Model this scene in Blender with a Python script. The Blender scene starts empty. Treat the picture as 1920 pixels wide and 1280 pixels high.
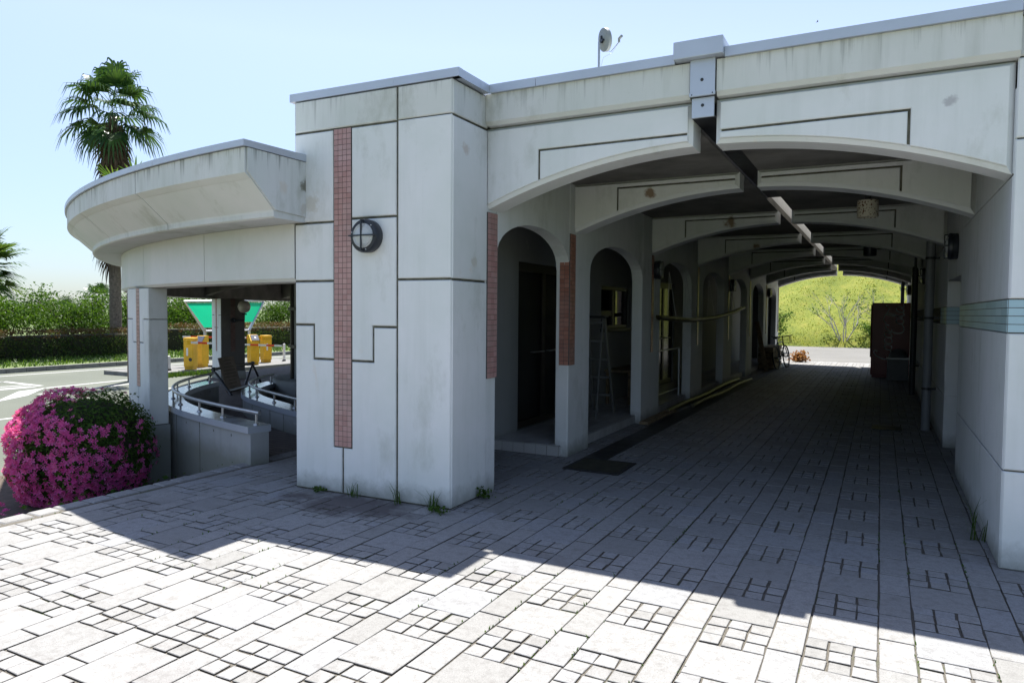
import bpy, bmesh, math, random
import numpy as np
from mathutils import Vector, Matrix
random.seed(7); RNG = np.random.default_rng(11)
S = bpy.context.scene; COL = S.collection
R = math.radians
# ------------------------------------------------------------------ camera
cd = bpy.data.cameras.new('camera'); cam = bpy.data.objects.new('camera', cd); COL.objects.link(cam)
cd.sensor_width = 36.0; cd.sensor_fit = 'HORIZONTAL'; cd.lens = 24.80; cd.clip_start = 0.05; cd.clip_end = 9000
_fw = Vector((-0.46252423, 0.88562868, -0.04163141)); _r = Vector((0.88621226, 0.46320893, 0.00808218)); _u = Vector((-0.02644185, 0.03315607, 0.99910035))
_m = Matrix((( _r.x, _u.x, -_fw.x, 0), (_r.y, _u.y, -_fw.y, 0), (_r.z, _u.z, -_fw.z, 1.55), (0, 0, 0, 1)))
cam.matrix_world = _m; S.camera = cam
# ------------------------------------------------------------------ light
SUN_DIR = Vector((-0.207, 0.35, 1.0)).normalized()          # towards the sun
w = bpy.data.worlds.new('World'); S.world = w; w.use_nodes = True
wn = w.node_tree; bg = wn.nodes['Background']
sky = wn.nodes.new('ShaderNodeTexSky'); sky.sky_type = 'NISHITA'; sky.sun_disc = False
sky.sun_elevation = math.asin(SUN_DIR.z); sky.sun_rotation = math.atan2(SUN_DIR.x, SUN_DIR.y)
sky.air_density = 1.0; sky.dust_density = 0.45; sky.ozone_density = 2.5
tn = wn.nodes.new('ShaderNodeMix'); tn.data_type = 'RGBA'; tn.blend_type = 'MULTIPLY'; tn.inputs[0].default_value = 1.0; tn.inputs[7].default_value = (1.11, 0.872, 0.715, 1)
wn.links.new(sky.outputs[0], tn.inputs[6]); tc = wn.nodes.new('ShaderNodeTexCoord'); sz = wn.nodes.new('ShaderNodeSeparateXYZ'); wn.links.new(tc.outputs['Generated'], sz.inputs[0])
hr = wn.nodes.new('ShaderNodeValToRGB'); hr.color_ramp.elements[0].position = 0.0; hr.color_ramp.elements[0].color = (0.30, 0.43, 0.64, 1); hr.color_ramp.elements[1].position = 0.34; hr.color_ramp.elements[1].color = (0.86, 0.90, 1.0, 1); wn.links.new(sz.outputs[2], hr.inputs[0])
tn2 = wn.nodes.new('ShaderNodeMix'); tn2.data_type = 'RGBA'; tn2.blend_type = 'MULTIPLY'; tn2.inputs[0].default_value = 1.0; wn.links.new(tn.outputs[2], tn2.inputs[6]); wn.links.new(hr.outputs[0], tn2.inputs[7])   # sky tint, dimmer and bluer towards the horizon
wn.links.new(tn2.outputs[2], bg.inputs[0]); bg.inputs[1].default_value = 0.097
sl = bpy.data.lights.new('sun', 'SUN'); sl.energy = 3.35; sl.angle = R(0.53); sl.color = (1.0, 0.965, 0.91)
so = bpy.data.objects.new('sun', sl); COL.objects.link(so); so.rotation_euler = SUN_DIR.to_track_quat('Z', 'Y').to_euler(); so.location = (-6, 10, 40)
S.view_settings.view_transform = 'Standard'; S.view_settings.look = 'None'; S.view_settings.gamma = 1.0
S.view_settings.exposure = 1.72
S.cycles.max_bounces = 10; S.cycles.diffuse_bounces = 1; S.cycles.transparent_max_bounces = 12

# ------------------------------------------------------------------ materials
def nodes(name):
    m = bpy.data.materials.new(name); m.use_nodes = True; nt = m.node_tree
    b = nt.nodes['Principled BSDF']; return m, nt, b
def N(nt, t, **k):
    n = nt.nodes.new(t)
    for a, v in k.items(): setattr(n, a, v)
    return n
def noise(nt, scale, detail=4, rough=0.55, vec=None, mscale=None, dist=0.0):
    n = N(nt, 'ShaderNodeTexNoise'); n.inputs['Scale'].default_value = scale; n.inputs['Detail'].default_value = detail
    n.inputs['Roughness'].default_value = rough; n.inputs['Distortion'].default_value = dist
    if vec is None:
        g = N(nt, 'ShaderNodeNewGeometry'); vec = g.outputs['Position']
    if mscale:
        mp = N(nt, 'ShaderNodeMapping'); mp.inputs['Scale'].default_value = mscale; nt.links.new(vec, mp.inputs[0]); vec = mp.outputs[0]
    nt.links.new(vec, n.inputs['Vector']); return n.outputs['Fac']
def ramp(nt, fac, stops):
    r = N(nt, 'ShaderNodeValToRGB'); e = r.color_ramp.elements
    while len(e) < len(stops): e.new(0.5)
    for i, (p, c) in enumerate(stops):
        e[i].position = p; e[i].color = (c if len(c) == 4 else (*c, 1)) if hasattr(c, '__len__') else (c, c, c, 1)
    nt.links.new(fac, r.inputs[0]); return r.outputs[0]
def mix(nt, fac, a, b, mode='MIX'):
    m = N(nt, 'ShaderNodeMix', data_type='RGBA', blend_type=mode); m.clamp_factor = True
    for s, v in ((0, fac), (6, a), (7, b)):
        if hasattr(v, 'is_linked') or hasattr(v, 'links'): nt.links.new(v, m.inputs[s])
        elif s == 0: m.inputs[0].default_value = v
        else: m.inputs[s].default_value = (*v, 1)
    return m.outputs[2]
def math_(nt, op, a, b):
    m = N(nt, 'ShaderNodeMath', operation=op)
    for i, v in enumerate((a, b)):
        if hasattr(v, 'links'): nt.links.new(v, m.inputs[i])
        else: m.inputs[i].default_value = v
    return m.outputs[0]
def bump(nt, b, h, strength=0.3, dist=0.01):
    n = N(nt, 'ShaderNodeBump'); n.inputs['Strength'].default_value = strength; n.inputs['Distance'].default_value = dist
    nt.links.new(h, n.inputs['Height']); nt.links.new(n.outputs[0], b.inputs['Normal'])
def simple(name, col, rough=0.6, metal=0.0, var=0.12, scale=6.0, bmp=0.0, spec=None):
    m, nt, b = nodes(name)
    f = noise(nt, scale, 5)
    lo = tuple(c * (1 - var) for c in col); hi = tuple(min(1, c * (1 + var)) for c in col)
    nt.links.new(ramp(nt, f, [(0.3, lo), (0.7, hi)]), b.inputs['Base Color'])
    b.inputs['Roughness'].default_value = rough; b.inputs['Metallic'].default_value = metal
    if spec is not None: b.inputs['Specular IOR Level'].default_value = spec
    if bmp: bump(nt, b, noise(nt, scale * 12, 3), bmp, 0.004)
    return m
def concrete(name, base, green=0.5, streak=0.5, lowdirt=True, drip=None, rust=()):
    m, nt, b = nodes(name)
    g = N(nt, 'ShaderNodeNewGeometry'); pos = g.outputs['Position']
    big = noise(nt, 1.1, 5, 0.6, pos)
    c = mix(nt, ramp(nt, big, [(0.35, 0.0), (0.7, 1.0)]), base, tuple(x * y for x, y in zip(base, (0.86, 0.9, 0.86))))
    st = noise(nt, 1.0, 6, 0.65, pos, (7.0, 7.0, 0.55))
    nz = N(nt, 'ShaderNodeSeparateXYZ'); nt.links.new(g.outputs['Normal'], nz.inputs[0]); wallf = ramp(nt, math_(nt, 'ADD', nz.outputs[2], 0.5), [(0.15, 0.0), (0.3, 1.0)])
    c = mix(nt, math_(nt, 'MULTIPLY', wallf, math_(nt, 'MULTIPLY', ramp(nt, st, [(0.5, 0.0), (0.78, 1.0)]), streak)), c, tuple(x * y for x, y in zip(base, (0.55, 0.58, 0.52))))
    gr = noise(nt, 2.3, 6, 0.7, pos, (1.0, 1.0, 0.5))
    c = mix(nt, math_(nt, 'MULTIPLY', ramp(nt, gr, [(0.55, 0.0), (0.72, 1.0)]), green), c, (0.30, 0.31, 0.22))
    ef = noise(nt, 2.9, 6, 0.6, pos, (1, 1, 0.8), 0.6)
    c = mix(nt, ramp(nt, ef, [(0.70, 0.0), (0.745, 0.55)]), c, (0.72, 0.68, 0.60))
    if lowdirt:
        sx = N(nt, 'ShaderNodeSeparateXYZ'); nt.links.new(pos, sx.inputs[0])
        h = math_(nt, 'ADD', sx.outputs[2], math_(nt, 'MULTIPLY', noise(nt, 6, 6, 0.75, pos), -0.22))
        c = mix(nt, ramp(nt, math_(nt, 'ADD', h, 0.12), [(0.0, 0.85), (0.19, 0.0)]), c, (0.20, 0.21, 0.17))
    if drip:                                                        # run-off streaks that start under the coping
        sd = N(nt, 'ShaderNodeSeparateXYZ'); nt.links.new(pos, sd.inputs[0])
        dn_ = noise(nt, 1.0, 5, 0.7, pos, (16.0, 16.0, 0.35)); dz = math_(nt, 'MULTIPLY', math_(nt, 'SUBTRACT', drip[0], sd.outputs[2]), 1.0 / drip[1])
        fd = math_(nt, 'SUBTRACT', dn_, math_(nt, 'MULTIPLY', dz, 0.22))
        c = mix(nt, math_(nt, 'MULTIPLY', wallf, ramp(nt, fd, [(0.50, 0.0), (0.66, drip[2])])), c, (0.10, 0.105, 0.085))
    for (rx_, ry_, rz_, rr_, *rc_) in rust:
        vd = N(nt, 'ShaderNodeVectorMath', operation='DISTANCE'); nt.links.new(pos, vd.inputs[0]); vd.inputs[1].default_value = (rx_, ry_, rz_)
        fd = math_(nt, 'ADD', math_(nt, 'MULTIPLY', vd.outputs['Value'], 1.0 / rr_), math_(nt, 'MULTIPLY', noise(nt, 14, 5, 0.7, pos), 1.1))
        c = mix(nt, ramp(nt, fd, [(0.75, 0.85), (1.35, 0.0)]), c, rc_[0] if rc_ else (0.22, 0.12, 0.045))
    nt.links.new(c, b.inputs['Base Color']); b.inputs['Roughness'].default_value = 0.78; b.inputs['Specular IOR Level'].default_value = 0.3
    bump(nt, b, noise(nt, 120, 4, 0.6, pos), 0.22, 0.004)
    return m
def leafmat(name, cols, trans=0.35, rough=0.45, spec=0.22):
    m, nt, b = nodes(name)
    g = N(nt, 'ShaderNodeNewGeometry')
    c = ramp(nt, g.outputs['Random Per Island'], [(i / max(1, len(cols) - 1), k) for i, k in enumerate(cols)])
    nt.links.new(c, b.inputs['Base Color']); b.inputs['Roughness'].default_value = rough; b.inputs['Specular IOR Level'].default_value = spec
    t = N(nt, 'ShaderNodeBsdfTranslucent'); nt.links.new(mix(nt, 1.0, c, (1.25, 1.2, 0.7), 'MULTIPLY'), t.inputs[0])
    ms = N(nt, 'ShaderNodeMixShader'); ms.inputs[0].default_value = trans
    nt.links.new(b.outputs[0], ms.inputs[1]); nt.links.new(t.outputs[0], ms.inputs[2])
    nt.links.new(ms.outputs[0], nt.nodes['Material Output'].inputs[0])
    return m
M = {}
M['wall'] = concrete('painted_concrete', (0.80, 0.80, 0.785), 0.32, 0.22, True, None, ((-2.945, 4.82, 2.84, .13, (.62, .56, .50)), (-2.945, 4.95, 1.95, .12, (.60, .58, .50)), (-4.33, 4.58, 2.46, .22, (.63, .60, .52)), (-4.44, 4.58, 2.80, .12, (.10, .10, .07)), (0.35, 5.17, 2.88, .10, (.46, .45, .45)), (-2.12, 7.08, 2.78, .14), (-1.85, 9.97, 2.80, .20), (-1.95, 12.85, 2.72, .15)))
M['cornice'] = concrete('stained_concrete', (0.70, 0.70, 0.665), 0.45, 0.45, False, (3.33, 0.35, 0.45))
M['canopy'] = concrete('canopy_concrete', (0.72, 0.722, 0.695), 0.5, 0.5, False, (2.81, 0.3, 0.85), ((-4.39, 4.32, 2.56, .14, (.66, .62, .55)), (-4.39, 4.58, 2.62, .16, (.14, .13, .09)), (-4.39, 4.55, 2.40, .12, (.60, .57, .50))))
M['backwall'] = concrete('shade_grey_back_wall', (0.34, 0.345, 0.345), 0.2, 0.2)  # set darker than the wall paint, the alcove's shade put into the colour
M['soffit'] = concrete('soffit_concrete', (0.76, 0.75, 0.71), 0.1, 0.1, False)
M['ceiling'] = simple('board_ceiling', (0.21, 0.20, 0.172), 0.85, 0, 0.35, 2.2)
M['rawconc'] = concrete('raw_concrete', (0.36, 0.37, 0.37), 0.45, 0.4)
M['groove'] = simple('mossy_groove', (0.115, 0.11, 0.08), 0.95, 0, 0.5, 14)
M['metal'] = simple('coping_metal', (0.52, 0.56, 0.62), 0.42, 0.35, 0.05, 3)
M['steel'] = simple('stainless_steel', (0.5, 0.51, 0.52), 0.42, 0.9, 0.06, 8)
M['darksteel'] = simple('dark_steel', (0.035, 0.037, 0.04), 0.5, 0.3, 0.4, 9)
M['black'] = simple('black_paint', (0.018, 0.022, 0.03), 0.38, 0, 0.25, 20)
M['rubber'] = simple('black_rubber', (0.02, 0.02, 0.02), 0.8, 0, 0.2, 20)
M['grout'] = simple('tile_grout', (0.12, 0.11, 0.10), 0.9, 0, 0.2, 20)
def tilemat(name, lo, hi, rough=0.35, st=0.35):
    m, nt, b = nodes(name); g = N(nt, 'ShaderNodeNewGeometry')
    c = ramp(nt, g.outputs['Random Per Island'], [(0, lo), (1, hi)])
    c = mix(nt, math_(nt, 'MULTIPLY', ramp(nt, noise(nt, 3.0, 5), [(0.45, 0), (0.7, 1)]), st), c, (0.30, 0.27, 0.25))
    nt.links.new(c, b.inputs['Base Color']); b.inputs['Roughness'].default_value = rough; return m
M['pink'] = tilemat('pink_tile', (0.42, 0.225, 0.20), (0.52, 0.315, 0.285))
M['orange'] = tilemat('terracotta_tile', (0.33, 0.135, 0.095), (0.47, 0.23, 0.17))
M['shadetile'] = tilemat('shaded_pink_tile', (0.10, 0.055, 0.045), (0.14, 0.08, 0.065))  # pink pillar tile with the pavilion's shade put into its colour
M['blue'] = tilemat('pale_blue_tile', (0.33, 0.49, 0.53), (0.43, 0.59, 0.63), 0.45, 0.03)
M['steptile'] = tilemat('step_tile', (0.42, 0.42, 0.40), (0.50, 0.50, 0.48))
def stonemat():
    m, nt, b = nodes('granite_paver'); g = N(nt, 'ShaderNodeNewGeometry'); pos = g.outputs['Position']
    c = ramp(nt, g.outputs['Random Per Island'], [(0, (0.265, 0.262, 0.25)), (0.35, (0.305, 0.302, 0.292)), (0.7, (0.335, 0.33, 0.318)), (1, (0.305, 0.31, 0.315))])
    sp = noise(nt, 190, 3, 0.75, pos)
    c = mix(nt, ramp(nt, sp, [(0.30, 0.75), (0.47, 0.0)]), c, (0.085, 0.083, 0.08))
    sp2 = noise(nt, 55, 4, 0.7, pos)
    c = mix(nt, ramp(nt, sp2, [(0.35, 0.3), (0.55, 0.0)]), c, (0.19, 0.187, 0.178))
    md = noise(nt, 19, 5, 0.72, pos)
    c = mix(nt, ramp(nt, md, [(0.32, 0.55), (0.52, 0.0)]), c, (0.17, 0.165, 0.155))
    lg = noise(nt, 5, 6, 0.7, pos, None, .5)
    c = mix(nt, ramp(nt, lg, [(0.56, 0.0), (0.70, 0.55)]), c, (0.16, 0.15, 0.138))
    st = noise(nt, 0.9, 6, 0.62, pos, None, 0.4)
    c = mix(nt, ramp(nt, st, [(0.58, 0.0), (0.76, 0.55)]), c, (0.15, 0.137, 0.13))
    # the damp, algae-darkened strip where water runs off the tower foot
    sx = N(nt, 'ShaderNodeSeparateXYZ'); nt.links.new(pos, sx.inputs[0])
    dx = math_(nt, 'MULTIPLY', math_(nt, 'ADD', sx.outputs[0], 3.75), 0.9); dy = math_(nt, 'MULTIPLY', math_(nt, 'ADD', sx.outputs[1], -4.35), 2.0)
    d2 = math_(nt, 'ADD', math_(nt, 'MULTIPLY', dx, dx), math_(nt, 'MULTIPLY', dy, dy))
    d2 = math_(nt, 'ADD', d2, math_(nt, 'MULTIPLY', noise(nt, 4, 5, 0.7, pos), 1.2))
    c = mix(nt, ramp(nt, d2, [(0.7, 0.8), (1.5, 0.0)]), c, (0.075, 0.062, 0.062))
    nt.links.new(c, b.inputs['Base Color']); b.inputs['Roughness'].default_value = 0.8; b.inputs['Specular IOR Level'].default_value = 0.25
    bump(nt, b, noise(nt, 90, 4, 0.65, pos), 0.35, 0.005); return m
M['stone'] = stonemat()
def groutmat():
    m, nt, b = nodes('sandy_joint')
    c = ramp(nt, noise(nt, 120, 4, 0.7), [(0.3, (0.05, 0.045, 0.036)), (0.7, (0.19, 0.172, 0.14))])
    c = mix(nt, ramp(nt, noise(nt, 2.2, 5, 0.65), [(0.56, 0.0), (0.68, 0.7)]), c, (0.055, 0.085, 0.02))
    nt.links.new(c, b.inputs['Base Color']); b.inputs['Roughness'].default_value = 0.95
    bump(nt, b, noise(nt, 200, 3), 0.6, 0.01); return m
M['joint'] = groutmat()
def brickfloor():
    m, nt, b = nodes('dark_brick_floor'); g = N(nt, 'ShaderNodeNewGeometry')
    t = N(nt, 'ShaderNodeTexBrick'); t.inputs['Scale'].default_value = 1.0; t.inputs['Brick Width'].default_value = 0.21; t.inputs['Row Height'].default_value = 0.105
    t.inputs['Mortar Size'].default_value = 0.006; t.inputs['Color1'].default_value = (0.11, 0.09, 0.08, 1); t.inputs['Color2'].default_value = (0.15, 0.125, 0.11, 1); t.inputs['Mortar'].default_value = (0.035, 0.033, 0.03, 1)
    nt.links.new(g.outputs['Position'], t.inputs[0]); nt.links.new(t.outputs[0], b.inputs['Base Color']); b.inputs['Roughness'].default_value = 0.8
    bump(nt, b, t.outputs['Fac'], -0.4, 0.004); return m
M['brick'] = brickfloor()
M['shadeside'] = concrete('shaded_pillar_side', (0.13, 0.12, 0.11), 0.3, 0.3)  # brown-grey pillar sides, darkened to carry the pavilion's shade in the colour
def asphalt(name, a, bcol):
    m, nt, b = nodes(name); g = N(nt, 'ShaderNodeNewGeometry'); pos = g.outputs['Position']
    c = ramp(nt, noise(nt, 0.35, 6, 0.6, pos), [(0.3, a), (0.7, bcol)])
    c = mix(nt, ramp(nt, noise(nt, 60, 3, 0.7, pos), [(0.35, 0.45), (0.6, 0.0)]), c, tuple(x * 0.6 for x in a))
    nt.links.new(c, b.inputs['Base Color']); b.inputs['Roughness'].default_value = 0.9; bump(nt, b, noise(nt, 80, 3, 0.6, pos), 0.3, 0.01); return m
M['asphalt'] = asphalt('worn_asphalt', (0.102, 0.114, 0.088), (0.138, 0.150, 0.118))
M['road'] = asphalt('pale_road', (0.14, 0.137, 0.125), (0.185, 0.18, 0.167))
M['line'] = simple('road_paint', (0.42, 0.42, 0.41), 0.7, 0, 0.15, 12)
M['kerb'] = simple('kerb_concrete', (0.17, 0.17, 0.16), 0.9, 0, 0.25, 5, 0.2)
M['soil'] = simple('garden_soil', (0.10, 0.075, 0.055), 0.95, 0, 0.4, 9, 0.6)
M['turf'] = simple('turf', (0.10, 0.14, 0.035), 0.95, 0, 0.4, 3, 0.5)
def hillmat():
    m, nt, b = nodes('mown_slope'); g = N(nt, 'ShaderNodeNewGeometry'); pos = g.outputs['Position']
    c = ramp(nt, noise(nt, 1.4, 7, 0.7, pos), [(0.3, (0.115, 0.155, 0.010)), (0.5, (0.19, 0.215, 0.016)), (0.7, (0.27, 0.25, 0.04))])
    c = mix(nt, ramp(nt, noise(nt, 9, 5, 0.7, pos), [(0.3, 0.6), (0.6, 0.0)]), c, (0.09, 0.13, 0.02))
    nt.links.new(c, b.inputs['Base Color']); b.inputs['Roughness'].default_value = 0.95; bump(nt, b, noise(nt, 12, 6, 0.75, pos), 0.6, 0.08); return m
M['hill'] = hillmat()
M['yellow'] = simple('yellow_paint', (0.76, 0.43, 0.012), 0.45, 0, 0.12, 5)
M['red'] = simple('red_stripe', (0.70, 0.06, 0.02), 0.45, 0, 0.06, 5)
M['white'] = simple('white_paint', (0.75, 0.75, 0.73), 0.5, 0, 0.06, 7)
M['vred'] = simple('red_vending_paint', (0.22, 0.012, 0.016), 0.35, 0, 0.08, 3)
M['greyplastic'] = simple('grey_plastic', (0.22, 0.23, 0.24), 0.5, 0, 0.1, 5)
M['wood'] = simple('weathered_wood', (0.23, 0.17, 0.10), 0.8, 0, 0.35, 14)
M['board'] = simple('brown_board', (0.12, 0.085, 0.06), 0.7, 0, 0.2, 6)
M['bamboo'] = simple('dried_bamboo', (0.12, 0.105, 0.055), 0.5, 0, 0.3, 7)
M['alu'] = simple('ladder_aluminium', (0.26, 0.265, 0.26), 0.5, 0.6, 0.1, 8)
M['doorframe'] = simple('bronze_frame', (0.03, 0.026, 0.022), 0.4, 0.3, 0.2, 8)
M['cable'] = simple('white_cable', (0.5, 0.5, 0.5), 0.6)
M['dish'] = simple('dish_paint', (0.24, 0.265, 0.27), 0.5, 0, 0.06, 9)
M['bird'] = simple('dark_plumage', (0.03, 0.03, 0.04), 0.6)
M['galvpole'] = simple('galvanised_pole', (0.33, 0.37, 0.43), 0.5, 0.3, 0.1, 9)  # even bluish-grey base colour
M['bark'] = simple('tree_bark', (0.17, 0.13, 0.10), 0.9, 0, 0.4, 8, 0.5)
M['palebark'] = simple('pale_bark', (0.42, 0.39, 0.33), 0.85, 0, 0.25, 8)
M['palmbark'] = simple('palm_bark', (0.16, 0.125, 0.095), 0.95, 0, 0.45, 12, 0.7)
M['twig'] = simple('dark_twigs', (0.035, 0.035, 0.018), 0.95, 0, 0.4, 10)
M['panelgrey'] = simple('gate_screen', (0.09, 0.10, 0.13), 0.35, 0, 0.1, 9)
M['poster'] = simple('poster_paper', (0.5, 0.5, 0.47), 0.7, 0, 0.1, 5)
def rustlamp():
    m, nt, b = nodes('rusty_white_enamel')
    f = ramp(nt, noise(nt, 48, 3, 0.5), [(0.55, 0.0), (0.60, 1.0)])
    nt.links.new(mix(nt, f, (0.62, 0.57, 0.45), (0.13, 0.05, 0.015)), b.inputs['Base Color']); b.inputs['Roughness'].default_value = 0.6; return m
M['rusty'] = rustlamp()
def glassmat(name, tint=(0.9, 0.95, 0.95), rough=0.02, mixf=0.25):
    m, nt, b = nodes(name); nt.nodes.remove(b)
    t = N(nt, 'ShaderNodeBsdfTransparent'); t.inputs[0].default_value = (*tint, 1)
    gl = N(nt, 'ShaderNodeBsdfGlossy'); gl.inputs['Roughness'].default_value = rough
    fr = N(nt, 'ShaderNodeFresnel'); fr.inputs[0].default_value = 1.5
    ms = N(nt, 'ShaderNodeMixShader'); nt.links.new(fr.outputs[0], ms.inputs[0]); nt.links.new(t.outputs[0], ms.inputs[1]); nt.links.new(gl.outputs[0], ms.inputs[2])
    nt.links.new(ms.outputs[0], nt.nodes['Material Output'].inputs[0]); return m
M['glass'] = glassmat('window_glass', (0.8, 0.85, 0.85)); M['doorglass'] = glassmat('dusty_door_glass', (0.5, 0.52, 0.52), 0.22)
def lensmat():
    m, nt, b = nodes('ribbed_lamp_glass')
    b.inputs['Base Color'].default_value = (0.62, 0.64, 0.64, 1); b.inputs['Roughness'].default_value = 0.12
    b.inputs['Transmission Weight'].default_value = 0.25; b.inputs['Coat Weight'].default_value = 0.6; return m
M['lens'] = lensmat()
M['globe'] = simple('opal_globe', (0.42, 0.39, 0.33), 0.3, 0, 0.08, 6)
def greensign():
    m, nt, b = nodes('green_sheet'); b.inputs['Base Color'].default_value = (0.0, 0.33, 0.15, 1); b.inputs['Roughness'].default_value = 0.35
    t = N(nt, 'ShaderNodeBsdfTranslucent'); t.inputs[0].default_value = (0.02, 0.75, 0.38, 1)
    ms = N(nt, 'ShaderNodeMixShader'); ms.inputs[0].default_value = 0.45
    nt.links.new(b.outputs[0], ms.inputs[1]); nt.links.new(t.outputs[0], ms.inputs[2]); nt.links.new(ms.outputs[0], nt.nodes['Material Output'].inputs[0]); return m
M['greensign'] = greensign()
M['captop'] = simple('glazed_cap', (0.33, 0.36, 0.36), 0.12, 0, 0.3, 5)
M['L_azalea'] = leafmat('azalea_leaf', [(0.035, 0.08, 0.016), (0.06, 0.13, 0.025), (0.09, 0.17, 0.035), (0.12, 0.19, 0.04)], .35, .7, .08)
M['L_flower'] = leafmat('azalea_petal', [(0.68, 0.085, 0.36), (0.76, 0.14, 0.46), (0.84, 0.23, 0.56), (0.72, 0.10, 0.41)], 0.4)
M['L_hedge'] = leafmat('hedge_leaf', [(0.025, 0.055, 0.012), (0.055, 0.105, 0.022), (0.10, 0.16, 0.034), (0.11, 0.13, 0.035)], 0.38)
M['L_hedgetop'] = leafmat('red_new_leaf', [(0.11, 0.055, 0.022), (0.13, 0.07, 0.03), (0.11, 0.09, 0.03), (0.09, 0.10, 0.03)], 0.3)
M['L_bright'] = leafmat('bright_leaf', [(0.03, 0.075, 0.008), (0.055, 0.125, 0.012), (0.085, 0.165, 0.02), (0.065, 0.13, 0.016)], 0.4)
M['L_dark'] = leafmat('dark_leaf', [(0.015, 0.035, 0.012), (0.03, 0.06, 0.018), (0.045, 0.085, 0.025)], 0.25)
M['L_palm'] = leafmat('palm_leaf', [(0.022, 0.055, 0.018), (0.035, 0.085, 0.022), (0.06, 0.12, 0.03), (0.05, 0.10, 0.03)], 0.3, 0.3)
M['L_palmsun'] = leafmat('sunny_palm_leaf', [(0.04, 0.095, 0.02), (0.08, 0.15, 0.03), (0.12, 0.18, 0.04)], 0.35, 0.3)
M['L_palmdead'] = leafmat('dead_palm_leaf', [(0.075, 0.05, 0.035), (0.12, 0.085, 0.055), (0.17, 0.12, 0.08)], 0.15, 0.7)
M['L_weed'] = leafmat('weed_leaf', [(0.035, 0.085, 0.01), (0.06, 0.12, 0.018), (0.085, 0.145, 0.025)], 0.4)
M['L_grass'] = leafmat('grass_blade', [(0.13, 0.19, 0.015), (0.21, 0.25, 0.025), (0.30, 0.29, 0.05), (0.18, 0.23, 0.025)], 0.4)
M['L_dry'] = leafmat('dry_leaf', [(0.26, 0.10, 0.03), (0.34, 0.16, 0.06), (0.42, 0.25, 0.13)], 0.3, 0.8)

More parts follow.
